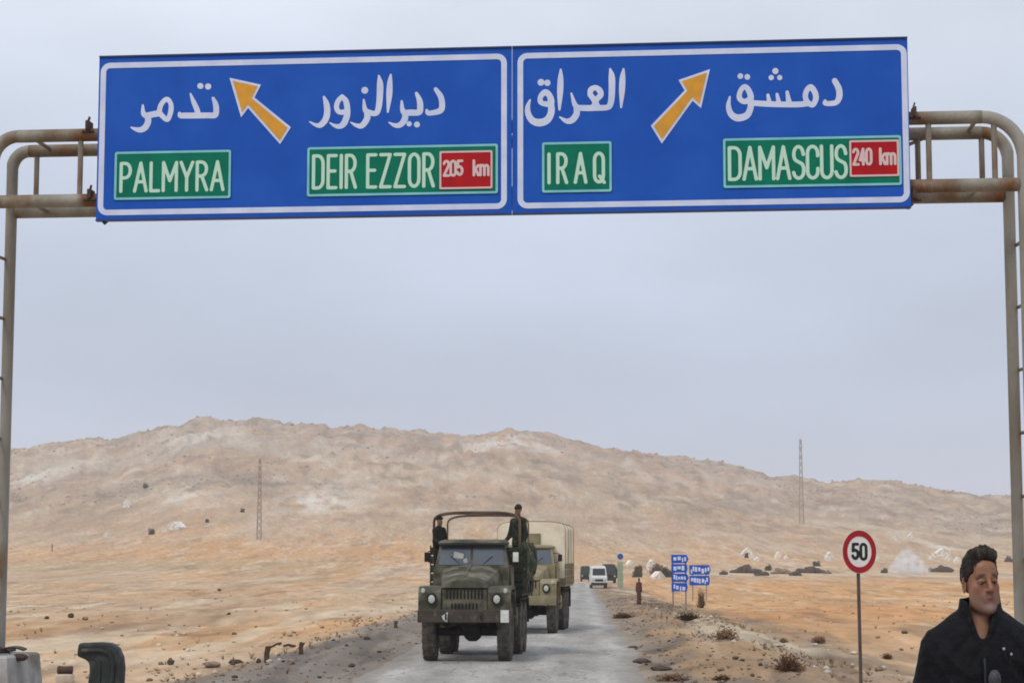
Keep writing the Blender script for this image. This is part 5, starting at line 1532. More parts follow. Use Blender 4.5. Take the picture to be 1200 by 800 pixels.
# ------------------------------------------------------------------ bodies as smooth joined volumes
def sd_cone(P, a, b, ra, rb):
    a = np.array(a, float); b = np.array(b, float)
    ba = b - a; pa = P - a
    h = np.clip((pa @ ba) / (ba @ ba + 1e-12), 0, 1)
    return np.linalg.norm(pa - h[..., None] * ba, axis=-1) - (ra + (rb - ra) * h)
def sd_ell(P, c, r):
    r = np.array(r, float); q = (P - np.array(c, float)) / r
    k0 = np.linalg.norm(q, axis=-1); k1 = np.linalg.norm(q / r, axis=-1)
    return k0 * (k0 - 1) / np.maximum(k1, 1e-6)
class Vol:
    """smooth union / difference of round shapes sampled on a grid, then turned into one continuous surface"""
    def __init__(s, lo, hi, h):
        s.lo = np.array(lo, float); s.h = h
        s.n = np.ceil((np.array(hi) - s.lo) / h).astype(int) + 1
        s.D = np.full(s.n, 1.0)
    def _win(s, lo, hi):
        a = np.clip(np.floor((np.array(lo) - s.lo) / s.h).astype(int), 0, s.n - 1)
        b = np.clip(np.ceil((np.array(hi) - s.lo) / s.h).astype(int) + 1, 1, s.n)
        sl_ = tuple(slice(i, max(j, i + 1)) for i, j in zip(a, b))
        ax = [s.lo[i] + s.h * np.arange(sl_[i].start, sl_[i].stop) for i in range(3)]
        return sl_, np.stack(np.meshgrid(*ax, indexing='ij'), -1)
    def add(s, fn, lo, hi, k=0.02, sub=False):
        m = k + 2 * s.h
        sl_, P = s._win(np.array(lo) - m, np.array(hi) + m)
        d = fn(P); D = s.D[sl_]
        if sub:
            d = -d; hh = np.clip(0.5 - 0.5 * (D - d) / k, 0, 1)
            s.D[sl_] = D + (d - D) * hh + k * hh * (1 - hh)
        else:
            hh = np.clip(0.5 + 0.5 * (D - d) / k, 0, 1)
            s.D[sl_] = D + (d - D) * hh - k * hh * (1 - hh)
    def cone(s, a, b, ra, rb, k=0.02, M_=None, sub=False):
        if M_ is not None: a, b = M_(a), M_(b)
        a = np.array(a, float); b = np.array(b, float); r = max(ra, rb)
        s.add(lambda P: sd_cone(P, a, b, ra, rb), np.minimum(a, b) - r, np.maximum(a, b) + r, k, sub)
    def chain(s, pts, rs, k=0.02, M_=None):
        for i in range(len(pts) - 1): s.cone(pts[i], pts[i + 1], rs[i], rs[i + 1], k, M_)
    def ell(s, c, r, k=0.02, rot=None, org=None, sub=False):
        """rot: 3x3 turning local into world about org"""
        if rot is None:
            s.add(lambda P: sd_ell(P, c, r), np.array(c) - r, np.array(c) + r, k, sub)
        else:
            cw = rot @ np.array(c) + org; m = max(r)
            s.add(lambda P: sd_ell((P - org) @ rot, c, r), cw - m, cw + m, k, sub)
    def mesh(s):
        D = s.D; ins = D < 0
        nx, ny, nz = D.shape
        corners = [(a, b, c) for a in (0, 1) for b in (0, 1) for c in (0, 1)]
        cnt = sum(ins[a:nx - 1 + a, b:ny - 1 + b, c:nz - 1 + c].astype(np.int8) for a, b, c in corners)
        act = (cnt > 0) & (cnt < 8)
        idx = -np.ones(act.shape, int); cells = np.argwhere(act); idx[act] = np.arange(len(cells))
        acc = np.zeros((len(cells), 3)); num = np.zeros(len(cells))
        for i, a in enumerate(corners):
            for j, b in enumerate(corners):
                if j <= i or sum(abs(a[q] - b[q]) for q in range(3)) != 1: continue
                da = D[cells[:, 0] + a[0], cells[:, 1] + a[1], cells[:, 2] + a[2]]
                db = D[cells[:, 0] + b[0], cells[:, 1] + b[1], cells[:, 2] + b[2]]
                m = (da < 0) != (db < 0)
                t = np.where(m, da / np.where(m, da - db, 1), 0)
                p = np.array(a) + t[:, None] * (np.array(b) - np.array(a))
                acc[m] += p[m]; num[m] += 1
        V = (cells + acc / num[:, None]) * s.h + s.lo
        Fs = []
        for ax in range(3):
            o1, o2 = [(1, 2), (2, 0), (0, 1)][ax]
            sa = [slice(None)] * 3; sb = [slice(None)] * 3
            sa[ax] = slice(0, -1); sb[ax] = slice(1, None)
            ch = ins[tuple(sa)] != ins[tuple(sb)]
            e_ = np.argwhere(ch)
            e_ = e_[(e_[:, o1] > 0) & (e_[:, o2] > 0) & (e_[:, o1] < D.shape[o1] - 1) & (e_[:, o2] < D.shape[o2] - 1)]
            flip = ins[e_[:, 0], e_[:, 1], e_[:, 2]]
            def cid(d1, d2):
                q = e_.copy(); q[:, o1] -= d1; q[:, o2] -= d2
                return idx[q[:, 0], q[:, 1], q[:, 2]]
            q = np.stack([cid(1, 1), cid(0, 1), cid(0, 0), cid(1, 0)], 1)
            q[~flip] = q[~flip][:, ::-1]
            Fs.append(q)
        return V, np.concatenate(Fs)
def vol_obj(name, vol, m, parent, relax=1, disp=None):
    V, Fq = vol.mesh()
    for _ in range(relax):
        A = np.zeros_like(V); c = np.zeros(len(V))
        for i in range(4):
            a, b = Fq[:, i], Fq[:, (i + 1) % 4]
            np.add.at(A, a, V[b]); np.add.at(c, a, 1); np.add.at(A, b, V[a]); np.add.at(c, b, 1)
        V = V * 0.5 + 0.5 * A / c[:, None]
    me = bpy.data.meshes.new(name)
    W = V.copy(); W[:, 2] *= K
    me.vertices.add(len(W)); me.vertices.foreach_set('co', W.ravel())
    me.loops.add(len(Fq) * 4); me.loops.foreach_set('vertex_index', Fq.ravel().astype(np.int32))
    me.polygons.add(len(Fq)); me.polygons.foreach_set('loop_start', (np.arange(len(Fq)) * 4).astype(np.int32))
    me.update(calc_edges=True)
    me.polygons.foreach_set('use_smooth', np.ones(len(Fq), bool))
    me.materials.append(m)
    o = bpy.data.objects.new(name, me); COL.objects.link(o); o.parent = parent
    return o, V
def rotm(yaw=0, pitch=0, roll=0):
    return np.array(Matrix.Rotation(yaw, 3, 'Z') @ Matrix.Rotation(pitch, 3, 'X') @ Matrix.Rotation(roll, 3, 'Y'))

def hand(v, wrist, fwd, palm, side, sc=1.0, curl=0.6, thumb_in=0.6):
    """fwd: along the hand; palm: palm normal; side: direction from little finger to index"""
    wrist, fwd, palm, side = [np.array(a, float) for a in (wrist, fwd, palm, side)]
    fwd /= np.linalg.norm(fwd); side = side - fwd * (side @ fwd); side /= np.linalg.norm(side); palm = palm - fwd * (palm @ fwd) - side * (palm @ side); palm /= np.linalg.norm(palm)
    def P(f, s_, p): return wrist + (fwd * f + side * s_ + palm * p) * sc
    for s_ in (-0.027, -0.009, 0.009, 0.027):
        v.cone(P(0.01, s_ * 0.7, 0), P(0.088 - abs(s_ - 0.009) * 0.25, s_, 0), 0.013 * sc, 0.0115 * sc, 0.012)
    lens = {-0.03: (0.030, 0.020, 0.016), -0.010: (0.038, 0.026, 0.019), 0.010: (0.042, 0.029, 0.020), 0.030: (0.038, 0.025, 0.018)}
    for q, (s_, L) in enumerate(lens.items()):
        f, p = 0.090 - abs(s_ - 0.01) * 0.25, 0.0; a = 0
        c = curl * (1.0 - 0.08 * q)
        pts = [P(f, s_, p)]
        for j, l_ in enumerate(L):
            a += c * (0.8 if j == 0 else 1.15)
            f += l_ * math.cos(a); p += l_ * math.sin(a)
            pts.append(P(f, s_, p))
        v.chain(pts, [0.0098 * sc, 0.0092 * sc, 0.0085 * sc, 0.0072 * sc], 0.003)
    tpts = [P(0.020, 0.026, 0.004), P(0.048, 0.048, 0.018), P(0.076, 0.052 - 0.02 * thumb_in, 0.034 + 0.012 * thumb_in), P(0.098, 0.046 - 0.035 * thumb_in, 0.044 + 0.012 * thumb_in)]
    v.chain(tpts, [0.015 * sc, 0.012 * sc, 0.0108 * sc, 0.009 * sc], 0.006)

def head(v, c, rot, sc=1.0, fine=True, k=0.014):
    o = np.array(c, float)
    def Mp(p): return rot @ (np.array(p, float) * sc) + o
    def E(p, r, kk=k, sub=False): v.ell(np.array(p) * sc, np.array(r) * sc, kk, rot, o, sub)
    def C(a, b, ra, rb, kk=k, sub=False): v.cone(Mp(a), Mp(b), ra * sc, rb * sc, kk, sub=sub)
    E((0, .018, .035), (.078, .094, .086))
    E((0, -.026, -.040), (.069, .064, .080), 0.02)
    C((-.043, -.028, -.074), (-.012, -.070, -.098), .026, .022, 0.02); C((.043, -.028, -.074), (.012, -.070, -.098), .026, .022, 0.02)
    if fine:
        E((-.043, -.058, -.020), (.020, .020, .018)); E((.043, -.058, -.020), (.020, .020, .018))
        C((-.046, -.070, .022), (-.012, -.088, .020), .009, .010, 0.010); C((.046, -.070, .022), (.012, -.088, .020), .009, .010, 0.010)
        E((0, -.070, .048), (.050, .024, .032), 0.02)
        for s_ in (-1, 1):
            E((s_ * .031, -.096, -.001), (.0165, .012, .0115), 0.008, True)
            C((s_ * .044, -.077, .002), (s_ * .019, -.086, .004), .0075, .0065, 0.004)
            C((s_ * .042, -.076, -.011), (s_ * .020, -.083, -.012), .006, .0055, 0.004)
            E((s_ * .079, .012, -.006), (.008, .019, .031), 0.006)
            E((s_ * .082, .006, -.006), (.004, .009, .016), 0.003, True)
        C((0, -.088, .014), (0, -.114, -.030), .0085, .0125, 0.010)
        E((-.013, -.100, -.034), (.009, .011, .008), 0.005); E((.013, -.100, -.034), (.009, .011, .008), 0.005)
        E((0, -.080, -.060), (.030, .018, .024), 0.014)
        C((-.021, -.088, -.064), (0, -.0965, -.060), .0055, .0065, 0.004); C((.021, -.088, -.064), (0, -.0965, -.060), .0055, .0065, 0.004)
        C((-.018, -.088, -.073), (.018, -.088, -.073), .0065, .0065, 0.004)
        C((-.024, -.096, -.068), (.024, -.096, -.068), .0022, .0022, 0.002, True)
        E((0, -.084, -.100), (.020, .014, .015), 0.012)
    else:
        C((0, -.085, .01), (0, -.108, -.03), .012, .013, 0.008)
        for s_ in (-1, 1): E((s_ * .078, .012, -.006), (.010, .019, .03), 0.006)
    return Mp

# ------------------------------------------------------------------ the man in the foreground
def the_man():
    YM = 8.65
    top = at(1147, 641.5, YM)
    gz = zgs(top[0], YM)
    t = thing('person', (top[0], YM, gz), 'man in a black zipped jacket standing in front at the right, looking aside', 'person', rz=R(-10))
    H = (top[2] - gz) / K
    hs = 1.02
    hc = np.array([0.006, 0.0, H - 0.132 * hs])
    rot = rotm(R(18), R(-4), R(-2))
    v = Vol((-0.36, -0.42, -0.02), (0.40, 0.22, H + 0.02), 0.0045)
    Mp = head(v, hc, rot, hs)
    neck_b = np.array([0.0, 0.03, H - 0.33])
    v.cone(Mp((0, .022, -.07)), neck_b, .052, .060, 0.016)
    v.cone(Mp((-.030, .0, -.09)), neck_b + (-.02, -.035, 0.0), .022, .024, 0.02); v.cone(Mp((.030, .0, -.09)), neck_b + (.02, -.035, 0.0), .022, .024, 0.02)
    v.cone(Mp((0, -.040, -.108)), neck_b + (0, -0.03, 0.04), .018, .034, 0.02)
    sh = H - 0.345
    v.cone((0, -.004, sh + .05), (0, -.028, sh - .06), .046, .050, 0.03)
    v.cone((-.16, .03, sh - 0.02), (.16, .03, sh - 0.02), .055, .055, 0.05)
    v.ell((0, .02, sh - 0.15), (.165, .105, .20), 0.05)
    v.ell((0, .02, 1.0), (.15, .10, .22), 0.05)
    elL = (-0.275, 0.05, sh - 0.30); wrL = (-0.265, -0.045, sh - 0.55)
    elR = (0.265, 0.0, sh - 0.29); wrR = (0.115, -0.235, sh - 0.235)
    v.chain([(-.19, .03, sh - .02), elL, wrL], [.05, .042, .027], 0.03)
    v.chain([(.19, .03, sh - .02), elR, wrR], [.05, .042, .027], 0.03)
    for s_ in (-1, 1): v.chain([(s_ * .09, .02, .92), (s_ * .10, .02, .50), (s_ * .11, .05, .10)], [.085, .055, .038], 0.04)
    hand(v, wrL, (0.05, -0.12, -1), (1, 0, 0), (0.1, -1, -0.1), 0.98, 0.38)
    # fist closed round the microphone: fingers wrap across in front of it
    mc = np.array([0.035, -0.275, sh - 0.205])     # middle of the grip
    fw = np.array([-1.0, -0.42, 0.12])
    hand(v, wrR, fw, (-0.35, 1.0, 0.0), (0, 0, 1), 0.98, 1.0, 0.3)
    skin = bpy.data.materials.new('tanned_skin'); skin.use_nodes = True
    n = skin.node_tree.nodes; l = skin.node_tree.links; p = n['Principled BSDF']
    p.inputs['Roughness'].default_value = 0.52; p.inputs['Subsurface Weight'].default_value = 0.08; p.inputs['Subsurface Radius'].default_value = (0.02, 0.008, 0.004)
    a = n.new('ShaderNodeAttribute'); a.attribute_name = 'skin'
    tc = n.new('ShaderNodeTexCoord'); ns = n.new('ShaderNodeTexNoise'); ns.inputs['Scale'].default_value = 45; ns.inputs['Detail'].default_value = 5
    l.new(tc.outputs['Object'], ns.inputs['Vector'])
    mr_ = n.new('ShaderNodeMapRange'); mr_.inputs[3].default_value = 0.82; mr_.inputs[4].default_value = 1.18; l.new(ns.outputs[0], mr_.inputs[0])
    sc_ = n.new('ShaderNodeVectorMath'); sc_.operation = 'SCALE'; l.new(a.outputs['Color'], sc_.inputs[0]); l.new(mr_.outputs[0], sc_.inputs['Scale'])
    l.new(sc_.outputs[0], p.inputs['Base Color'])
    bmp = n.new('ShaderNodeBump'); bmp.inputs['Strength'].default_value = 0.25; bmp.inputs['Distance'].default_value = 0.004
    l.new(ns.outputs[0], bmp.inputs['Height']); l.new(bmp.outputs[0], p.inputs['Normal'])
    o, V = vol_obj('body', v, skin, t, 1)
    # skin colour, stubble, brows, lips, and shade painted into the eye sockets
    q = ((V - hc) @ rot) / hs
    base = np.array(srgb(142, 98, 72)[:3]); red = np.array(srgb(140, 84, 64)[:3]); stub = np.array(srgb(108, 88, 80)[:3]); lip = np.array(srgb(126, 70, 62)[:3]); brow = np.array(srgb(40, 30, 26)[:3])
    C = np.tile(base, (len(V), 1))
    def mx(Cc, col, w_): return Cc * (1 - w_[:, None]) + col * w_[:, None]
    ishead = ss(-0.16, -0.12, q[:, 2])
    C = mx(C, red, ishead * np.exp(-((np.abs(q[:, 0]) - .035) / .022) ** 2 - ((q[:, 2] + .025) / .025) ** 2) * (q[:, 1] < -.02) * 0.55)
    C = mx(C, red, ishead * np.exp(-(q[:, 0] / .015) ** 2 - ((q[:, 2] + .028) / .018) ** 2) * (q[:, 1] < -.08) * 0.5)
    beard = ss(-.036, -.060, q[:, 2]) * ss(-.145, -.115, q[:, 2]) * ss(.02, -.01, q[:, 1])
    C = mx(C, stub, beard * 0.6)
    C = mx(C, np.array(srgb(168, 152, 142)[:3]), np.exp(-(q[:, 0] / .016) ** 2 - ((q[:, 2] + .098) / .016) ** 2) * (q[:, 1] < -.05) * 0.4)
    C = mx(C, np.array(srgb(84, 70, 62)[:3]), np.exp(-(q[:, 0] / .026) ** 4 - ((q[:, 2] + .052) / .007) ** 2) * (q[:, 1] < -.07) * 0.6)
    C = mx(C, np.array(srgb(104, 66, 52)[:3]), np.exp(-((np.abs(q[:, 0]) - .031) / .018) ** 2 - ((q[:, 2] + .004) / .014) ** 2) * (q[:, 1] < -.04) * 0.6)  # eye sockets darkened: brow shadow put into the skin colour
    C = mx(C, lip, np.exp(-(q[:, 0] / .022) ** 4 - ((q[:, 2] + .068) / .009) ** 2) * (q[:, 1] < -.07) * 0.9)
    bz = .026 + .004 * np.cos(np.abs(q[:, 0]) / .04 * 3)
    C = mx(C, brow, np.exp(-((np.abs(q[:, 0]) - .031) / .018) ** 4 - ((q[:, 2] - bz) / .0068) ** 2) * (q[:, 1] < -.05) * 0.95)
    at_ = o.data.attributes.new('skin', 'FLOAT_COLOR', 'POINT')
    at_.data.foreach_set('color', np.concatenate([C, np.ones((len(V), 1))], 1).astype(np.float32).ravel())
    C[:] = C
    # eyes
    for s_ in (-1, 1):
        c = Mp((s_ * .031, -.0765, -.004))
        e_ = build('eye', MB().ell(c, (.0125, .0125, .0095), 14, 10), M['eye'], t, smooth='all')
        c2 = Mp((s_ * .031, -.0875, -.004))
        build('iris', MB().ell(c2, (.0055, .0035, .0052), 10, 8), M['iris'], e_, smooth='all')
    # hair
    hv = Vol(hc - 0.14, hc + 0.16, 0.0035)
    def hairfn(P):
        L = ((P - hc) @ rot) / hs
        r = sd_ell(L, (0, .014, .036), (.082, .098, .093))
        stn = 0.004 * np.sin(L[..., 0] * 75 + 4 * np.sin(L[..., 1] * 50)) * np.sin(L[..., 2] * 60 + L[..., 1] * 45) + 0.0045 * np.sin(L[..., 0] * 210 + 9 * np.sin(L[..., 1] * 40)) * np.sin(L[..., 1] * 90 + L[..., 2] * 130 + 3 * np.sin(L[..., 0] * 60)) + 0.003 * np.sin(L[..., 0] * 330 + L[..., 1] * 240 + L[..., 2] * 90)
        fr = sd_ell(L, (.004, -.022, .100), (.066, .064, .034)) + stn * 1.3
        r = r + stn
        cut = (L[..., 1] + .074) * -.66 + (L[..., 2] - .066) * -.75
        side = np.maximum(np.abs(L[..., 0]) - 0.2, 0)
        burn = np.maximum(np.maximum(np.abs(L[..., 1] + .014) - .011, np.abs(L[..., 2] - .004) - .022), np.abs(np.abs(L[..., 0]) - .069) - .005)
        low = -(L[..., 2] + .062)
        inner = sd_ell(L, (0, .018, .033), (.070, .088, .080))
        d = np.maximum(np.maximum(r, cut + stn), low + stn)
        d = np.maximum(d, -inner)
        ear = sd_ell(L, (.0, .010, -.012), (.1, .018, .030))
        d = np.maximum(d, -ear)
        d = np.minimum(d, fr)
        return d * hs
    hv.add(hairfn, hc - 0.14, hc + 0.16, 0.002)
    vol_obj('hair', hv, M['hair'], t, 1)
    # jacket
    jv = Vol((-0.40, -0.34, sh - 0.78), (0.40, 0.26, H - 0.10), 0.005)
    def fold(P):
        a = np.sin(P[..., 2] * 26 + P[..., 0] * 19 + 2.5 * np.sin(P[..., 0] * 13 + P[..., 2] * 7))
        b = np.sin(P[..., 2] * 17 - P[..., 0] * 31 + 2.0 * np.sin(P[..., 2] * 12 + 1))
        return 0.011 * np.abs(a) * np.sin(P[..., 0] * 9 + P[..., 2] * 6 + 1) + 0.010 * np.abs(b) * np.sin(P[..., 0] * 7 - P[..., 2] * 5)
    jv.chain([(-.180, .03, sh - .050), (-.08, .03, sh + .008), (0, .034, sh + .035), (.08, .03, sh + .008), (.180, .03, sh - .050)], [.092, .085, .082, .085, .092], 0.06)
    jv.add(lambda P: sd_ell(P, (0, .01, sh - .17), (.225, .150, .24)) + fold(P), (-.23, -.15, sh - .42), (.23, .17, sh + .08), 0.06)
    jv.add(lambda P: sd_ell(P, (0, .01, sh - .42), (.215, .150, .32)) + fold(P), (-.23, -.15, sh - .74), (.23, .17, sh - .1), 0.06)
    for pts in ([(-.195, .03, sh - .055), elL, np.array(wrL) + (0, 0.0, 0.02)], [(.195, .03, sh - .055), elR, np.array(wrR) + (0.015, 0.025, -0.01)]):
        for (a_, b_, ra, rb) in ((pts[0], pts[1], .086, .068), (pts[1], pts[2], .066, .050)):
            a_ = np.array(a_, float); b_ = np.array(b_, float)
            jv.add(lambda P, a_=a_, b_=b_, ra=ra, rb=rb: sd_cone(P, a_, b_, ra, rb) + fold(P) * 0.9, np.minimum(a_, b_) - .09, np.maximum(a_, b_) + .09, 0.045)
    # opening at the neck, then the standing collar
    jv.cone((0, .0, sh + .16), (0, .01, sh + .03), .090, .066, 0.01, sub=True)
    jv.cone((0, -.14, sh + .18), (0, -.068, sh + 0.002), .104, .024, 0.010, sub=True)
    jv.cone((0, -.20, sh + .16), (0, -.14, sh - 0.02), .100, .024, 0.010, sub=True)
    def collar(P):
        z0, z1 = sh - .04, sh + .172
        tt = np.clip((P[..., 2] - z0) / (z1 - z0), 0, 1)
        cy = .022 - .012 * tt
        rad = .120 - .038 * tt
        r = np.hypot(P[..., 0] / 1.02, (P[..., 1] - cy) / 1.0)
        d = np.abs(r - rad) - .0075
        d = np.maximum(d, P[..., 2] - z1 + 0.30 * np.clip(-P[..., 1], 0, .1) - 0.02 * np.sin(P[..., 0] * 20))
        d = np.maximum(d, z0 - P[..., 2])
        wv = .002 + .080 * tt
        gap = np.where(P[..., 1] < 0, wv - np.abs(P[..., 0]), -1)
        return np.maximum(d, gap)
    jv.chain([(-.070, -.050, sh + .135), (-.052, -.082, sh + .06), (-.020, -.104, sh - .012)], [.009, .012, .010], 0.008)
    jv.chain([(.070, -.050, sh + .135), (.052, -.082, sh + .06), (.020, -.104, sh - .012)], [.009, .012, .010], 0.008)
    jv.add(collar, (-.14, -.13, sh - .04), (.14, .16, sh + .18), 0.012)
    jk, _ = vol_obj('jacket', jv, M['jacket'], t, 1)
    def surf_y(x, z, off=0.006):
        P = np.array([[x, y, z] for y in np.linspace(-0.33, 0.0, 200)])
        ii = np.clip(np.round((P - jv.lo) / jv.h).astype(int), 0, jv.n - 1)
        d = jv.D[ii[:, 0], ii[:, 1], ii[:, 2]]
        w_ = np.where(d < 0)[0]
        return float(P[w_[0], 1] if len(w_) else -0.14) - off
    zp = [(0.004, surf_y(0.0, z), z) for z in np.linspace(sh - 0.66, sh - 0.07, 22)]
    build('zip', MB().tube(zp, 0.005, 6), M['zip'], jk)
    for s_ in (-1, 1):
        pl = [(s_ * 0.016, surf_y(s_ * 0.016, z, 0.002), z) for z in np.linspace(sh - 0.66, sh - 0.06, 20)]
        build('placket', MB().tube(pl, 0.006, 6), M['jacket'], jk)
    for (x_, z_) in ((0.095, sh + 0.0 - 0.035), (0.128, sh - 0.055)):
        build('lapel_pin', MB().ell((x_, surf_y(x_, z_, 0.001), z_), (.0075, .005, .0065), 10, 6), M['silver'], jk)
    build('clip_cable', MB().tube([(0.095, surf_y(0.095, sh - 0.045, 0.002), sh - 0.045), (0.105, surf_y(0.105, sh - 0.075, 0.003), sh - 0.075), (0.122, surf_y(0.122, sh - 0.09, 0.002), sh - 0.09), (0.128, surf_y(0.128, sh - 0.065, 0.002), sh - 0.065)], 0.004, 6), M['black'], jk)
    # dark pullover in the opening
    pv = Vol((-.2, -.2, sh - .3), (.2, .2, sh + .08), 0.006)
    pv.ell((0, .012, sh - .14), (.185, .122, .17), 0.03)
    pv.cone((0, .012, sh - .04), (0, .012, sh + .02), .085, .075, 0.03)
    pv.cone((0, -.12, sh + .16), (0, -.062, sh + 0.0), .104, .034, 0.010, sub=True)
    pv.cone((0, -.18, sh + .14), (0, -.12, sh - 0.01), .100, .034, 0.010, sub=True)
    pv.cone((0, -.0, sh + .14), (0, -.0, sh + 0.03), .080, .062, 0.012, sub=True)
    vol_obj('pullover', pv, M['pullover'], t, 1)
    # trousers and shoes
    tv = Vol((-.25, -.2, .04), (.25, .25, 1.08), 0.009)
    tv.ell((0, .02, .93), (.175, .125, .13), 0.05)
    for s_ in (-1, 1): tv.chain([(s_ * .088, .02, .90), (s_ * .10, .02, .50), (s_ * .11, .05, .08)], [.105, .076, .060], 0.04)
    vol_obj('trousers', tv, M['trousers'], t, 1)
    for s_ in (-1, 1):
        bv = Vol((s_ * .12 - .08, -.22, -.01), (s_ * .12 + .08, .15, .14), 0.007)
        bv.cone((s_ * .11, .06, .05), (s_ * .125, -.15, .035), .045, .038, 0.03); bv.cone((s_ * .11, .05, .04), (s_ * .11, .05, .10), .045, .045, 0.02)
        vol_obj('shoe', bv, M['boots'], t, 1)
    # microphone he holds
    ca_, sa_ = math.cos(R(-10)), math.sin(R(-10))
    mt = thing('microphone', (top[0] + mc[0] * ca_ - mc[1] * sa_, YM + mc[0] * sa_ + mc[1] * ca_, gz + (mc[2] - 0.09) * K), 'grey handheld microphone held up at the chest of the man in black', 'microphone')
    build('handle', MB().loft([[(r * math.cos(a), r * math.sin(a), z) for a in np.linspace(0, 2 * math.pi, 15)[:-1]] for z, r in ((-0.07, .010), (0.0, .013), (0.10, .016), (0.125, .018))]), M['black'], mt, smooth=True)
    build('grille_head', MB().ell((0, 0, 0.155), (.029, .029, .036), 16, 10), M['mic'], mt, smooth='all')
    return t
the_man()

# ------------------------------------------------------------------ smaller figures
def figure(loc, rz, label, arms, cloth, h=1.75, legs=None, cell=0.014, group=None, lean=0.0, robe=False):
    t = thing('person', loc, label, 'person', group, rz=rz)
    s = h / 1.75
    def S(p): return np.array(p, float) * s
    sh = 1.43
    v = Vol((-.6 * s, -.6 * s, -.02), (.6 * s, .5 * s, h + .05), cell)
    rot = rotm(0, 0, 0)
    hc = S((0, -0.01 - lean, 1.63))
    head(v, hc, rot, s, fine=False)
    v.cone(S((0, 0 - lean, 1.56)), S((0, .01, sh)), .055 * s, .06 * s, 0.03)
    v.ell(S((0, .01, 1.22)), S((.14, .09, .24)), 0.05)
    for (a, b, c) in arms:
        v.chain([S(a), S(b), S(c)], [.045 * s, .038 * s, .026 * s], 0.03)
        d = np.array(c, float) - np.array(b, float); d /= np.linalg.norm(d)
        sd_ = np.array([0, -1, 0.2]) if abs(d[1]) < .8 else np.array([0, 0, 1.0])
        pn = np.cross(d, sd_)
        hand(v, S(c), d, pn, sd_, s, 0.5)
    for sx in (-1, 1):
        v.chain([S((sx * .09, .02, .9)), S((sx * .11, 0, .5)), S((sx * .12, .04, .08))], [.07 * s, .05 * s, .035 * s], 0.03)
    vol_obj('body', v, M['skin_plain'], t, 0)
    u = Vol((-.6 * s, -.6 * s, .03), (.6 * s, .5 * s, 1.62 * s), cell)
    u.chain([S((-.17, .01, sh - .04)), S((0, .01, sh + .0)), S((.17, .01, sh - .04))], [.075 * s, .085 * s, .075 * s], 0.05)
    u.ell(S((0, .01, 1.2)), S((.20, .135, .28)), 0.05)
    u.ell(S((0, .01, 0.98)), S((.19, .14, .16)), 0.05)
    for (a, b, c) in arms:
        e_ = np.array(b) + (np.array(c) - np.array(b)) * 0.93
        u.chain([S(a), S(b), S(e_)], [.072 * s, .060 * s, .045 * s], 0.04)
    if robe:
        u.chain([S((0, 0.01, 1.1)), S((0, 0.01, .22))], [.16 * s, .20 * s], 0.05)
    for sx in (-1, 1):
        u.chain([S((sx * .09, .02, .9)), S((sx * .11, 0, .5)), S((sx * .12, .04, .14))], [.10 * s, .078 * s, .062 * s], 0.04)
    vol_obj('uniform' if 'uniform' in cloth else 'clothes', u, M[cloth], t, 0)
    hv = Vol(hc - .16 * s, hc + .18 * s, 0.010)
    hv.ell(hc + S((0, .015, .055)), S((.088, .105, .080)), 0.01)
    hv.add(lambda P: -(P[..., 2] - hc[2] - 0.035 * s) * 1.0 - 1e9 * 0, hc - .2, hc - .2, 0.01)
    if 'uniform' in cloth:
        hv.cone(hc + S((0, -.07, .06)), hc + S((0, -.13, .045)), .035 * s, .02 * s, 0.02)
    o, V = vol_obj('cap' if 'uniform' in cloth else 'hair', hv, M[cloth] if 'uniform' in cloth else M['hair'], t, 0)
    # lift the lower rim so that the face stays free
    me = o.data
    for vt in me.vertices:
        lim = (hc[2] + 0.02 * s) * K
        if vt.co.z < lim and vt.co.y < 0.03 * s: vt.co.z = lim
    for sx in (-1, 1):
        b = Vol(S((sx * .12 - .1, -.25, -.02)), S((sx * .12 + .1, .16, .3)), 0.014)
        b.cone(S((sx * .12, .06, .05)), S((sx * .125, -.14, .04)), .05 * s, .04 * s, 0.03); b.cone(S((sx * .12, .05, .05)), S((sx * .12, .04, .22)), .052 * s, .055 * s, 0.02)
        vol_obj('boot', b, M['boots'], t, 0)
    return t

def on_lorry(lx, ly, lz):
    a = -TY1
    x = l1[0] + lx * math.cos(a) - ly * math.sin(a); y = l1[1] + lx * math.sin(a) + ly * math.cos(a)
    return (x, y, float(plain(l1[1] + 3)) + 0.02 + lz * K)
figure(on_lorry(-1.02, 3.10, 1.40), R(48), 'soldier in dark uniform standing at the left side of the open lorry bed', [((-.18, 0, 1.40), (-.25, -.06, 1.14), (-.16, -.28, 1.06)), ((.18, 0, 1.40), (.24, -.05, 1.14), (.14, -.27, 1.06))], 'uniform', 1.62, group='soldiers standing in the open lorry')
figure(on_lorry(1.10, 3.48, 1.40), R(-40), 'taller soldier in dark camouflage standing at the right side of the open lorry bed', [((-.18, 0, 1.40), (-.26, -.02, 1.13), (-.20, -.24, 1.02)), ((.18, 0, 1.40), (.25, 0, 1.13), (.22, -.10, .90))], 'uniform_camo', 1.86, group='soldiers standing in the open lorry')
figure(on_lorry(1.06, 4.6, 1.40), R(-60), 'soldier half hidden behind the boards on the right of the open lorry', [((-.18, 0, 1.40), (-.26, -.02, 1.13), (-.20, -.24, 1.02)), ((.18, 0, 1.40), (.25, 0, 1.13), (.22, -.10, .90))], 'uniform_camo', 1.28, group='soldiers standing in the open lorry')
X, Y, Z = gpx(749, 708)
s_ = F / Y
figure((X, Y, Z), R(150), 'man in long brown clothes walking at the right edge of the road', [((-.18, 0, 1.40), (-.23, .03, 1.12), (-.22, -.08, .88)), ((.18, 0, 1.40), (.23, .05, 1.12), (.22, .10, .88))], 'brown_cloth', 30.5 / s_ / K, cell=0.018, robe=True)
X, Y, Z = gpx(61, 646)
s_ = F / Y
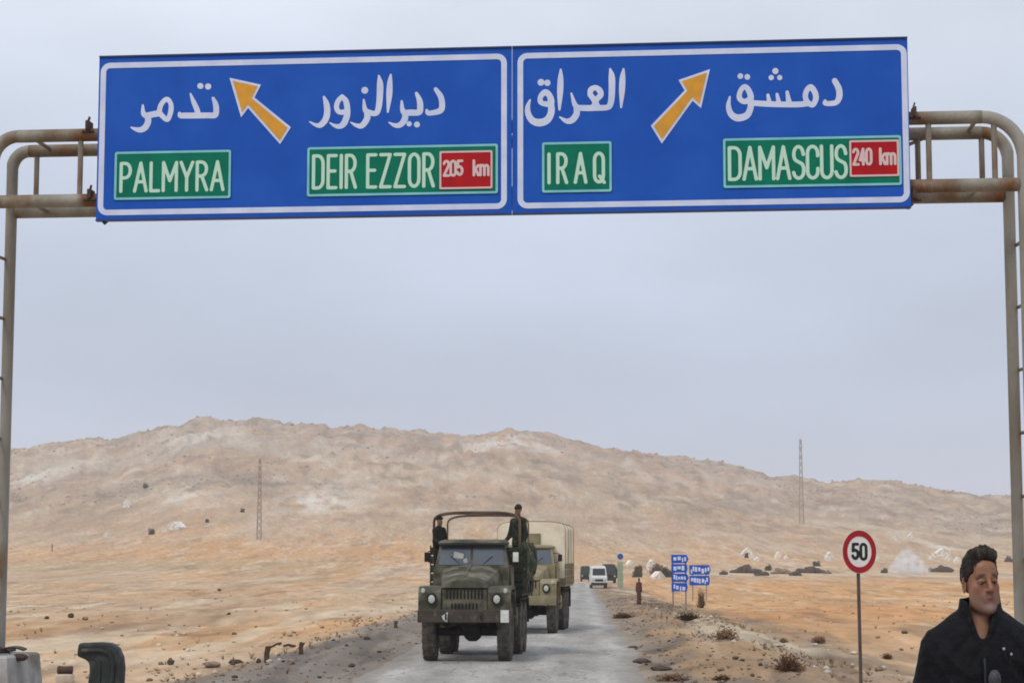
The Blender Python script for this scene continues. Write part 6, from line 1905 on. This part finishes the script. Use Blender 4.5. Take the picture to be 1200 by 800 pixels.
figure((X, Y, Z), R(90), 'tiny dark figure standing alone on the far left plain', [((-.18, 0, 1.40), (-.23, .03, 1.12), (-.22, -.08, .88)), ((.18, 0, 1.40), (.23, .05, 1.12), (.22, .10, .88))], 'uniform', min(11.5 / s_ / K, 2.2), cell=0.03)

# ------------------------------------------------------------------ smoke
def smoke():
    X, Y, Z = gpx(1065, 672); s = F / Y
    mb = MB()
    rs = random.Random(4)
    mb.ell((0, 0, 7 / s), (27 / s, 14 / s, 15 / s), 20, 12)
    o = build('smoke', mb, M['white_film'], kz=1)
    mb2 = MB().loft([[(math.cos(a) * r / s + dx / s, math.sin(a) * r * 0.6 / s, z / s) for a in np.linspace(0, 2 * math.pi, 21)[:-1]] for z, r, dx in ((-3, 20, 0), (1, 27, 0), (8, 25, 1), (14, 19, 0), (21, 13, -2), (28, 7, -2), (33, 2, 0))])
    m = bpy.data.materials.new('pale_smoke'); m.use_nodes = True
    n = m.node_tree.nodes; l = m.node_tree.links; n.clear()
    out = n.new('ShaderNodeOutputMaterial'); pv = n.new('ShaderNodeVolumePrincipled')
    pv.inputs['Color'].default_value = (0.97, 0.985, 1.0, 1)
    pv.inputs['Anisotropy'].default_value = 0.2
    tc = n.new('ShaderNodeTexCoord'); ns = n.new('ShaderNodeTexNoise'); ns.inputs['Scale'].default_value = 0.6; ns.inputs['Detail'].default_value = 5
    l.new(tc.outputs['Object'], ns.inputs['Vector'])
    r_ = n.new('ShaderNodeMapRange'); r_.inputs[1].default_value = 0.42; r_.inputs[2].default_value = 0.66; r_.inputs[3].default_value = 0.0; r_.inputs[4].default_value = 2.0
    l.new(ns.outputs[0], r_.inputs[0])
    # thin out towards the rim of the puff
    gr_ = n.new('ShaderNodeTexGradient'); gr_.gradient_type = 'SPHERICAL'
    mpn = n.new('ShaderNodeMapping'); mpn.vector_type = 'TEXTURE'; mpn.inputs['Location'].default_value = (0, 0, 9 / s); mpn.inputs['Scale'].default_value = (28 / s, 17 / s, 25 / s)
    l.new(tc.outputs['Object'], mpn.inputs[0]); l.new(mpn.outputs[0], gr_.inputs[0])
    mu = n.new('ShaderNodeMath'); mu.operation = 'MULTIPLY'; l.new(r_.outputs[0], mu.inputs[0]); l.new(gr_.outputs[1], mu.inputs[1])
    l.new(mu.outputs[0], pv.inputs['Density']); l.new(pv.outputs[0], out.inputs['Volume'])
    o.data.materials.clear(); o.data.materials.append(m)
    bpy.data.objects.remove(o)
    o = build('smoke', mb2, m, kz=1)
    o.location = (X, Y, Z)
    tag(o, 'puff of bluish white smoke on the plain between speed sign and man', 'smoke', kind='stuff')
smoke()

# ------------------------------------------------------------------ dusty air
HAZE = 0.00024
if HAZE:
    mb = MB().box((0, 700, 80), (8000, 8000, 250))
    m = bpy.data.materials.new('dusty_air'); m.use_nodes = True
    n = m.node_tree.nodes; l = m.node_tree.links; n.clear()
    out = n.new('ShaderNodeOutputMaterial'); pv = n.new('ShaderNodeVolumePrincipled')
    pv.inputs['Color'].default_value = (0.93, 0.93, 0.97, 1); pv.inputs['Density'].default_value = HAZE
    l.new(pv.outputs[0], out.inputs['Volume'])
    o = build('haze', mb, m, kz=1); tag(o, kind='stuff')
